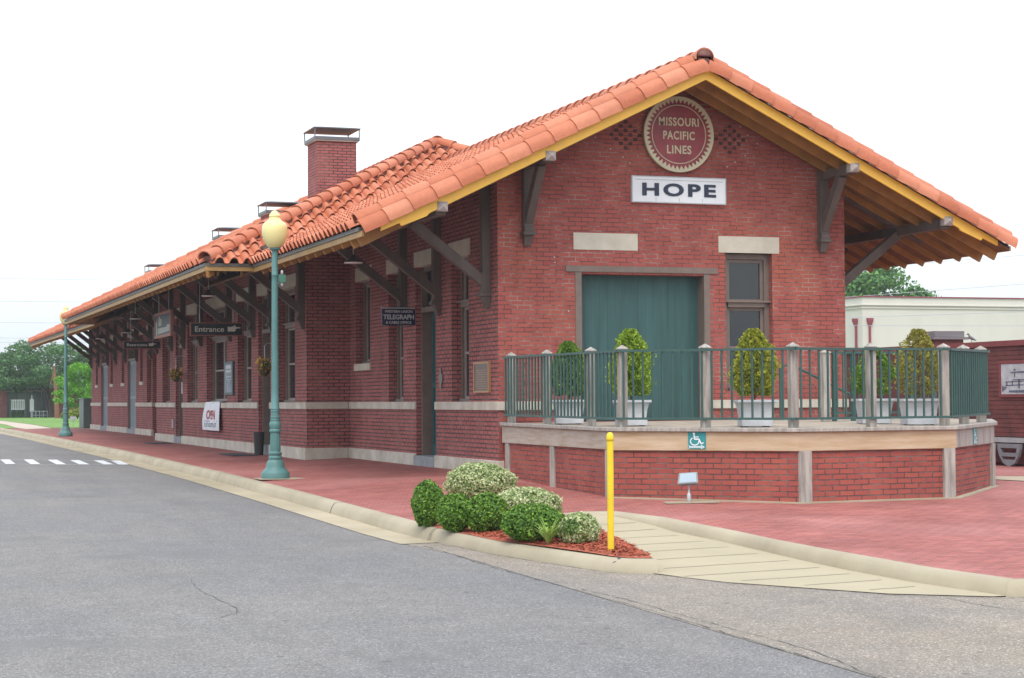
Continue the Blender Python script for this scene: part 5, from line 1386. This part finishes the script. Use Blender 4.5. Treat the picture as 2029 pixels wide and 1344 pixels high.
m_ = MB(); m_.prism([(-.29,-.24),(.58,-.30),(.66,.22),(-.29,.34)], (-2.82,2.94,-.168), (1,0,0), (0,1,0), (0,0,.012)); m_.build('concrete_pad', conc, l1, org=(-2.82,2.94,-.178))
bxm = MB(); cX, cY = -2.82, 2.94
bxm.box(cX+.06,cX+.17,cY-.05,cY+.03,3.02,3.145); bxm.box(cX+.03,cX+.06,cY-.04,cY+.02,2.99,3.01)
rb = bxm.build('receptacle_box', mat('box_green',(.06,.19,.14),.45,.08), l1, org=(-2.82,2.94,-.178))
MB().lathe([(.012,0),(.022,.01),(.022,.05),(.010,.07)], (cX+.115,cY-.01,3.146), 10).build('photocell', mat('clear_grey',(.45,.47,.47),.25,.1), rb, org=(-2.82,2.94,-.178), smooth=True)
MB().lathe([(.010,-.07),(.022,-.05),(.022,-.012),(.012,0)], (cX+.115,cY-.01,3.019), 10).build('socket_cover', mat('clear_grey',(.45,.47,.47)), rb, org=(-2.82,2.94,-.178), smooth=True)
l2 = l1.copy(); col.objects.link(l2); l2.location = (-2.66,37.0,-.045); l2['label'] = 'far green lamp post with cream globe at the left beside the roof end'
for ch in l1.children:
    if ch.name.startswith(('lamp_column','lamp_globe')):
        c = ch.copy(); col.objects.link(c); c.parent = l2
        for g in ch.children:
            d = g.copy(); col.objects.link(d); d.parent = c

# bin, door mats, hanging baskets
o = empty('litter_bin', (-1.09,12.72,-.06), 'plain black tapered litter bin beside the side entrance', 'litter bin')
MB().lathe([(.092,0),(.096,.01),(.118,.46),(.122,.465),(.124,.49),(.116,.49),(.110,.44)], (-1.09,12.72,-.065), 20).build('bin_body', blackm, o, smooth=False)
MB().lathe([(.122,.455),(.128,.46),(.128,.472),(.122,.477)], (-1.09,12.72,-.065), 20).build('bin_rim', blackm, o, smooth=True)
for (x, y, lab) in ((-1.42,13.35,'dark door mat by the litter bin'),(-1.42,24.9,'dark door mat at the farther side door')):
    o = MB().box(x-.28,x+.28,y-.8,y+.8,G(x,y)+.002,G(x,y)+.016).build('door_mat', mat('mat_charcoal',(.05,.052,.065),.9,.2,30), org=(x,y,G(x,y))); tagit(o, lab, 'door mat', 'door mats')
for (x, y, z, lab, sd_) in ((-1.12,11.95,1.75,'hanging basket with yellow flowers behind the near lamp post',31),(-1.12,23.6,1.76,'hanging basket with orange flowers at the farther side door',32)):
    o = empty('flower_basket', (x,y,z), lab, 'hanging basket', 'hanging flower baskets')
    MB().lathe([(.03,-.14),(.09,-.10),(.13,0),(.135,.01)], (x,y,z), 14).build('basket', mat('basket_moss',(.06,.055,.03),.9,.2,12), o, smooth=True)
    leaves(900, ball_sampler((x,y,z+.05), .15,.15,.15, seed=sd_, rough=.25, flatb=-.9), .045, .6, random.Random(sd_)).build('flowers', petal, o)
    fl = MB(); rn = random.Random(sd_)
    for k in range(9):
        a = rn.uniform(0,6.28); e = rn.uniform(-.1,1.0); c = Vector((x+.2*math.cos(a)*math.cos(e),y+.2*math.sin(a)*math.cos(e),z+.08+.2*math.sin(e)))
        for j in range(6):
            b_ = j*1.047; n_ = Vector((-.7,-.7,.2)).normalized(); u_ = n_.orthogonal().normalized(); v_ = n_.cross(u_)
            p1 = c+(u_*math.cos(b_)+v_*math.sin(b_))*.04; p2 = c+(u_*math.cos(b_+.7)+v_*math.sin(b_+.7))*.028; fl.face([c,p1,p2], [(.95 if sd_ == 31 else .62,.5)]*3)
    fl.build('blossom', petal, o)
    MB().tube([(x,y,z+.12),(x,y,z+.5),(x+.05,y,z+.56),(-PB-.01,y,z+.56)], .008, 6).build('hook', steel, o)
# hose bib and small wall boxes
o = MB().box(-PB-.05,-PB,25.45,25.6,.35,.6).build('wall_outlet_box', steel, org=(-PB,25.5,.47)); tagit(o, 'small grey outlet box low on the brick beside the farther door', 'outlet box')
o = MB().box(-PB-.03,-PB+.1,24.02,24.06,1.30,1.62).build('white_door_notice', hopew, org=(-PB,24.04,1.45)); tagit(o, 'narrow white notice edge by the farther side door', 'notice')

# ------------------------------------------------------------------ beyond the depot, left
def tree(name, x, y, z, lab, cat, crowns, n, size, m, trunk, group=None, seed=1):
    o = empty(name, (x,y,z), lab, cat, group); rn = random.Random(seed)
    tb = MB()
    for pts, rs in trunk: tb.tube([(x+a, y+b, z+c) for a, b, c in pts], rs, 9)
    tb.build('trunk', barkm, o)
    mb = MB(); tot = sum(c[3]**2 for c in crowns)
    for k, (cx, cy_, cz, r, rz) in enumerate(crowns):
        c = (x+cx, y+cy_, z+cz); q = ball_sampler(c, r, r, rz, rough=.22, tilt=.6, seed=seed+k, flatb=-.95)
        nn = int(n*r*r/tot); mb2 = leaves(nn, q, size, .7, rn); mb.mesh(mb2.v, mb2.f, mb2.uv)
    mb.build('crown', m, o); return o
rn = random.Random(3); cl = []
for k in range(150):
    a = rn.uniform(0,6.28); rr_ = rn.random()**.5; u = rr_*math.cos(a)*4.35; v_ = rr_*math.sin(a)*3.6
    top = 5.55*(1-.22*(u/4.2)**2)-.35*rn.random(); h0 = 1.95+.2*rn.random()+.35*abs(u)/4
    cz = h0+(top-h0)*rn.random()
    if rr_ < .5 and cz < 2.6: cz += .6
    cl.append((u-.15, v_, cz, rn.uniform(.45,.85), rn.uniform(.3,.5)))
tree('oak_tree', 4.15,113.7,-.05,'broad dark green spreading tree on the lawn behind the far lamp post','tree', cl, 38000, .17, leaf_oak,
     [([(0,0,0),(0,0,.8),(-.15,0,1.3)], [.24,.19,.15]), ([(-.15,0,1.2),(-.6,0,2.2),(-1.4,.2,3.6)], [.13,.11,.05]), ([(0,0,.9),(-.25,.1,2.2),(-.2,.1,3.8)], [.12,.10,.05]), ([(.05,0,.9),(.6,0,2.1),(1.5,0,3.6)], [.13,.10,.05])], seed=3)
rn = random.Random(4); cl = []
for k in range(60):
    a = rn.uniform(0,6.28); rr_ = rn.random()**.5; u = rr_*math.cos(a)*1.55; v_ = rr_*math.sin(a)*1.4; top = 3.35*(1-.18*(u/1.4)**2)
    cl.append((u, v_, .85+(top-.85)*rn.random(), rn.uniform(.24,.42), rn.uniform(.14,.26)))
tree('small_tree', 3.25,85.3,-.05,'bright lime green small tree against the far end of the depot','tree', cl, 17000, .10, leaf_mpl,
     [([(0,0,0),(0,0,.9),(.05,0,1.6)], [.07,.06,.04])], seed=4)
rn = random.Random(8)
tree('flowering_bush', 4.55,100,-.05,'low yellow green bush on the lawn between lamp post and cabinet','bush', [(-.35,0,.35,.38,.3),(.3,0,.45,.42,.34),(.75,.1,.3,.3,.25),(-.8,0,.25,.3,.22)], 3000, .09, leafmat('bush_yellow', [(0,(.06,.12,.02)),(.5,(.22,.30,.03)),(1,(.5,.5,.05))]), [([(0,0,0),(0,0,.3)], [.04,.03])], seed=8)
hall = empty('brick_hall', (3,118,-.05), 'low red brick hall with a wide glass front behind the trees at the left', 'building')
MB().box(-6,1.15,116,124,-.1,2.15).build('brick_wing', brickL, hall)
MB().box(4.15,7.5,116,124,-.1,2.4).build('brick_wing', brickL, hall)
MB().box(1.15,4.15,117.2,117.3,-.05,2.6).build('glass_front', glassb, hall)
mm = MB()
for k in range(9): xx = 1.2+k*.365; mm.box(xx-.025,xx+.025,117.12,117.2,-.05,2.6)
mm.box(1.15,4.15,117.1,117.2,1.9,1.98); mm.build('mullion', frameli, hall)
MB().box(-6.3,7.8,115.7,124.3,2.4 if False else 2.15,2.30).build('roof_edge', tealb, hall)
rf = MB(); rf.face([(-6.3,115.7,2.31),(7.8,115.7,2.31),(7.8,120,3.3),(-6.3,120,3.3)]); rf.face([(-6.3,120,3.3),(7.8,120,3.3),(7.8,124.3,2.31),(-6.3,124.3,2.31)]); rf.build('roof', tealb, hall)
sg = empty('slatted_board', (1.85,114.6,-.05), 'white slatted board on two dark posts before the far hall', 'board')
m_ = MB()
for k in range(8): xx = 1.40+k*.122; m_.box(xx-.035,xx+.035,114.5,114.54,.58,1.27)
m_.box(1.34,2.30,114.545,114.58,.55,.62); m_.box(1.34,2.30,114.545,114.58,1.23,1.30); m_.build('slats', hopew, sg)
for xx in (1.28,2.33): MB().box(xx-.035,xx+.035,114.5,114.58,-.05,1.34).build('post', cabm, sg)
m_ = MB().prism([(-.14,0),(.14,0),(.15,.85),(.10,.93),(.04,.97),(.03,1.22),(-.03,1.22),(-.04,.97),(-.10,.93),(-.15,.85)], (2.80,114.3,.40), AX, AZ, (0,.06,0)); o = m_.build('white_lantern_panel', hopew, org=(2.8,114.3,.4)); tagit(o, 'white bottle shaped panel standing behind the low fence at the left', 'panel')
MB().box(2.72,2.88,114.3,114.36,-.05,.40).build('panel_stand', steel, o)
o = empty('low_rail_fence', (3.2,114.2,-.05), 'low grey rail fence under the spreading tree', 'fence')
m_ = MB(); m_.box(2.75,3.95,114.18,114.22,.40,.45); m_.box(2.75,3.95,114.18,114.22,.12,.16); m_.build('rail', steel, o)
for k in range(5): xx = 2.78+k*.28; MB().box(xx-.02,xx+.02,114.16,114.24,-.05,.48).build('fence_post', steel, o)
leaves(1800, ball_sampler((1.85,114.9,.15), .6,.25,.30, rough=.15, seed=9), .07, .6, random.Random(9)).build('low_hedge', leaf_oak, org=(1.85,114.9,-.05), label='low dark hedge under the white slatted board', category='hedge')
# carved rusty post
po = empty('rusty_post', (3.8,106,-.05), 'tall rusty brown post with two slanting struts in front of the spreading tree', 'post')
MB().tube([(3.80,106,-.05),(3.74,106,1.55),(3.64,106,2.8),(3.6,106,3.62)], [.17,.14,.11,.05], 8).build('column', rust, po)
m_ = MB(); m_.tube([(3.6,106,3.25),(3.33,106,2.3)], [.045,.035], 6); m_.tube([(3.62,106,3.2),(3.9,106,2.4)], [.045,.03], 6); m_.build('strut', rust, po)
MB().lathe([(.05,0),(.07,.05),(.04,.14),(.0005,.2)], (3.6,106,3.6), 8).build('finial', steel, po)
o = empty('utility_cabinet', (.3,55.9,-.04), 'grey green metal utility cabinet at the far corner of the depot', 'utility cabinet')
bevel(MB().box(-.07,.55,55.0,56.7,-.04,1.22).build('cabinet_body', cabm, o), .02, 2); bevel(MB().box(-.10,.58,54.97,56.73,1.221,1.26).build('cabinet_lid', cabm, o), .01, 1)
MB().box(.24,.25,54.985,55.0,.1,1.15).build('door_seam', darkm, o)
o = empty('small_lawn_sign', (-.28,57.2,-.04), 'small grey sign on a thin stake at the lawn edge', 'sign')
MB().beam((-.28,57.2,-.04),(-.28,57.2,.36),.02,.02).build('stake', steel, o); MB().prism([(-.13,0),(.13,0),(.13,.16),(-.13,.16)], (-.28,57.15,.30), AX, (0,.3,1), (0,.012,0)).build('sign_plate', steel, o)

# ------------------------------------------------------------------ beyond the depot, right
bc = empty('boxcar', (16.68,16,-.62), 'dark red wooden railway car with a cupola parked beyond the deck', 'railway car')
XB = 16.68
m_ = MB(); zz = .12; k = 0
while zz < 2.28:
    hh = .108; m_.box(XB+.004*(k%2), XB+2.9, 2, 30, zz, zz+hh-.012); m_.box(XB+.018, XB+2.88, 2.01, 29.99, zz+hh-.012, zz+hh); zz += hh; k += 1
m_.build('body', carred, bc)
m_ = MB(); m_.box(XB-.05, XB+2.95, 1.95, 30.05, zz, zz+.13); m_.build('roof_board', carredd, bc)
m_ = MB(); yy0, yy1 = 1.95, 30.05; pr = [(XB-.05,zz+.131),(XB+.7,zz+.142),(XB+1.45,zz+.15),(XB+2.2,zz+.142),(XB+2.95,zz+.131)]
for (a, b), (c, d) in zip(pr, pr[1:]): m_.face([(a,yy0,b),(c,yy0,d),(c,yy1,d),(a,yy1,b)][::-1])
m_.build('roof', carredd, bc)
MB().box(XB-.02, XB+2.9, 2, 30, -.02, .10).build('sill_beam', cargrl, bc)
MB().box(XB+.3, XB+2.6, 2.5, 29.5, -.55, -.03).build('underframe', carredd, bc)
for yc in (7.3, 9.15, 11.1, 12.05):
    s2 = 1.0 if yc != 12.05 else .75
    m_ = MB(); out_ = [(-.47,.43),(.47,.43),(.42,.25),(.30,.10),(.14,-.03),(0,-.07),(-.14,-.03),(-.30,.10),(-.42,.25)]
    # frame as strips round two slots
    def stripq(P): m_.prism([(a*s2,b) for a, b in P], (XB-.10,yc,-.52), (0,1,0), AZ, (.07,0,0))
    stripq([(-.47,.47),(.47,.47),(.455,.37),(-.455,.37)]); stripq([(-.47,.37),(-.33,.37),(-.24,.02),(-.38,.17)]); stripq([(.33,.37),(.47,.37),(.38,.17),(.24,.02)])
    stripq([(-.30,.26),(.30,.26),(.275,.17),(-.275,.17)]); stripq([(-.26,.10),(.26,.10),(.24,.02),(.14,-.03),(0,-.06),(-.14,-.03),(-.24,.02)])
    m_.build('truck_frame', cargrey, bc)
m_ = MB(); m_.box(17.4,18.25,15.53,16.6,2.40,2.60); cu_ = m_.build('cupola', carred, bc)
for z0_, z1_, e in ((2.58,2.64,.11),(2.64,2.80,.02)): MB().box(17.4-e,18.25+e,15.53-e,16.6+e,z0_,z1_).build('cupola_roof', mat('grey_cupola_boards',(.17,.16,.17),.8,.2,4,stretch=(.3,.3,6)), cu_)
# large faded picture board on the car side
o = MB().box(XB-.03,XB-.002,8.6,11.46,1.13,1.85).build('faded_picture_board', mat('faded_poster',(.44,.49,.51),.7,.2,3.5), org=(XB,10,1.5)); tagit(o, 'pale faded picture board with sketchy dark drawing on the side of the red railway car', 'picture board')
m_ = MB()
for P in ([(.45,.33),(1.15,.34),(1.15,.36),(.45,.35)], [(.38,.53),(1.15,.55),(1.3,.52),(1.3,.50),(.38,.505)], [(.5,.60),(.58,.60),(.58,.56),(.5,.56)], [(.95,.62),(1.1,.64),(1.12,.56),(1.08,.56)], [(.52,.50),(.56,.50),(.56,.40),(.52,.40)], [(1.0,.5),(1.04,.5),(1.04,.38),(1.0,.38)], [(.15,.30),(.9,.32),(.9,.30),(.15,.28)], [(.15,.22),(.9,.23),(.9,.21),(.15,.20)], [(.2,.3),(.24,.3),(.24,.2),(.2,.2)], [(.42,.32),(.46,.32),(.46,.2),(.42,.2)], [(.68,.34),(.74,.34),(.74,.14),(.68,.14)],
          [(1.3,.31),(1.8,.31),(1.8,.29),(1.3,.29)], [(1.3,.22),(1.8,.22),(1.8,.20),(1.3,.20)], [(1.5,.38),(1.56,.38),(1.56,.14),(1.5,.14)], [(.02,.20),(.22,.17),(.14,.12),(.02,.05)], [(.3,.09),(1.6,.11),(2.4,.08),(2.4,.02),(1.2,.03),(.3,.045)]):
    m_.prism(P, (XB-.032,11.44,1.13), (0,-1,0), AZ, (-.003,0,0))
m_.build('drawing', mat('faded_ink',(.10,.12,.17),.7,.3,14), o)
fr = MB()
for a, b, c, d in ((8.5,11.56,1.06,1.125),(8.5,11.56,1.855,1.93),(11.465,11.56,1.125,1.855)): fr.box(XB-.04,XB-.002,a,b,c,d)
fr.build('board_frame', carredd, o)
# bird on the car roof
bp_ = Vector((16.75,12.86,2.415))
m_ = MB(); q = []
def bl_(pts, rs): m_.tube(pts, rs, 8)
d_ = Vector((.45,-.8,0)).normalized()
bl_([bp_+d_*.14+Vector((0,0,.045)), bp_+d_*.09+Vector((0,0,.065)), bp_+d_*.03+Vector((0,0,.095)), bp_-d_*.03+Vector((0,0,.125)), bp_-d_*.055+Vector((0,0,.165)), bp_-d_*.06+Vector((0,0,.195)), bp_-d_*.085+Vector((0,0,.215)), bp_-d_*.105+Vector((0,0,.20)), bp_-d_*.125+Vector((0,0,.198))], [.006,.022,.036,.040,.026,.021,.023,.014,.002])
o = m_.build('perched_bird', mat('bird_grey',(.12,.12,.15),.7,.2,20), org=bp_, smooth=True); tagit(o, 'small grey bird perched on the roof edge of the red railway car', 'bird')
lg = MB()
for s3 in (-.012,.012): lg.tube([bp_+Vector((s3,s3,.0)), bp_+Vector((s3,s3,.09))], .004, 4)
lg.build('legs', mat('bird_leg',(.25,.08,.06),.7), o)
# cream building
cb = empty('cream_building', (36.5,52.4,-.3), 'long flat roofed cream stucco building beyond the railway car', 'building')
MB().box(36.5,120,52.4,110,-1,5.90).build('stucco_wall', creamw, cb)
m_ = MB(); m_.box(36.44,120.1,52.34,110.1,5.901,5.955); m_.build('parapet_cap', pipem, cb)
for z0_, z1_, e in ((5.36,5.41,.05),(5.50,5.54,.09)): MB().box(36.5-e,120,52.4-e,110,z0_,z1_).build('cornice_band', creamw, cb)
for (x, y, nx, ny) in ((36.44,52.95,-1,0),(36.86,52.34,0,-1)):
    m_ = MB(); m_.box(x-.045,x+.045,y-.045,y+.045,-.5,4.52)
    q = [(x-.06,y-.06,4.50),(x+.06,y-.06,4.50),(x+.06,y+.06,4.50),(x-.06,y+.06,4.50),(x-.15,y-.10,4.75),(x+.15,y-.10,4.75),(x+.15,y+.10,4.75),(x-.15,y+.10,4.75),(x-.16,y-.11,4.88),(x+.16,y-.11,4.88),(x+.16,y+.11,4.88),(x-.16,y+.11,4.88)]
    m_.mesh(q, [(3,2,1,0),(8,9,10,11)]+[(i,(i+1)%4,(i+1)%4+4,i+4) for i in range(4)]+[(4+i,4+(i+1)%4,8+(i+1)%4,8+i) for i in range(4)])
    m_.build('downspout', pipem, cb)
# trees on the right
rn = random.Random(6)
def bigcrown(R_, zlo, zhi, n, lo=.7, hi=1.5):
    cl = []
    for k in range(n):
        a = rn.uniform(0,6.28); rr_ = rn.random()**.5; u = rr_*math.cos(a)*R_; v_ = rr_*math.sin(a)*R_; top = zlo+(zhi-zlo)*math.sqrt(max(.05, 1-(rr_)**2*.9))
        cl.append((u, v_, zlo+(top-zlo)*rn.random()**.7, rn.uniform(lo,hi), rn.uniform(lo*.6,hi*.6)))
    return cl
tree('leafy_tree', 52.0,78.5,-.3,'tall leafy green tree rising above the cream building by the eave','tree', bigcrown(4.5,3.5,9.8,85), 30000, .26, leaf_far, [([(0,0,0),(.1,0,3),(.3,0,6)], [.4,.3,.15])], seed=6, group='trees behind the cream building')
tree('leafy_tree', 56.3,79.5,-.3,'smaller rounded tree to the right of the tall leafy tree','tree', bigcrown(2.4,3.5,8.2,40,.4,.9), 9000, .24, leaf_far, [([(0,0,0),(.1,0,3),(.3,0,5)], [.3,.2,.1])], seed=7, group='trees behind the cream building')
tree('leafy_tree', 70.0,93.6,-.3,'farthest thin treetop barely showing above the cream parapet','tree', bigcrown(1.3,6,8.6,12,.3,.6), 1800, .22, leaf_far, [([(0,0,0),(.1,0,4),(0,0,7.2)], [.2,.15,.05])], seed=8, group='trees behind the cream building')
# overhead wires
def wire(p, q, sag, lab, r=.02):
    p, q = Vector(p), Vector(q); pts = []
    for i in range(17):
        t = i/16; pts.append(p+(q-p)*t-Vector((0,0,4*sag*t*(1-t))))
    o = MB().tube(pts, r, 5).build('overhead_wire', wirem, org=p); tagit(o, lab, 'power line', 'overhead power lines')
def ext(a, b, k0, k1):
    a, b = Vector(a), Vector(b); return a+(b-a)*k0, a+(b-a)*k1
for a, b, k0, k1, sg_, lab in (((49.7,60,10.29),(50.99,60,10.46),-10,12,.0,'highest wire at the right edge above the eave tip'),((50.33,60,9.55),(50.97,60,9.65),-20,25,.0,'second wire down at the right edge'),
          ((43.65,60,8.14),(50.96,60,8.77),-1.5,3,.0,'third wire crossing the tree at the right'),((40.33,60,6.37),(50.93,60,7.19),-.6,2,.0,'lowest wire just above the cream parapet')):
    p, q = ext(a, b, k0, k1); wire(p, q, sg_, lab, .012)
for a, b, lab in (((25,45,4.30),(60,45,5.6),'upper wire passing in front of the cream wall'),((25,45,4.16),(60,45,4.35),'lower wire passing in front of the cream wall')): wire(a, b, .0, lab, .011)
for z_, lab in ((11.19,'highest faint wire at the left'),(9.34,'second faint wire at the left'),(7.6,'third faint wire at the left'),(6.34,'fourth faint wire at the left'),(6.0,'lowest faint wire at the left')):
    wire((-30,130,z_+.0), (60,130,z_), .0, lab, .015)

# thin humid air over the whole place
hz_ = MB().box(-60,130,-60,205,-2.6,16).build('haze', mat('haze_shell',(.8,.8,.8)), org=(0,0,0)); hz_['kind'] = 'stuff'
hm_ = bpy.data.materials.new('haze_air'); hm_.use_nodes = True; ht = hm_.node_tree; ht.nodes.clear()
ho = ht.nodes.new('ShaderNodeOutputMaterial'); hv = ht.nodes.new('ShaderNodeVolumePrincipled'); hv.inputs['Density'].default_value = HAZE; hv.inputs['Color'].default_value = (.90,.94,1,1)
ht.links.new(hv.outputs[0], ho.inputs['Volume']); hz_.data.materials.clear(); hz_.data.materials.append(hm_)
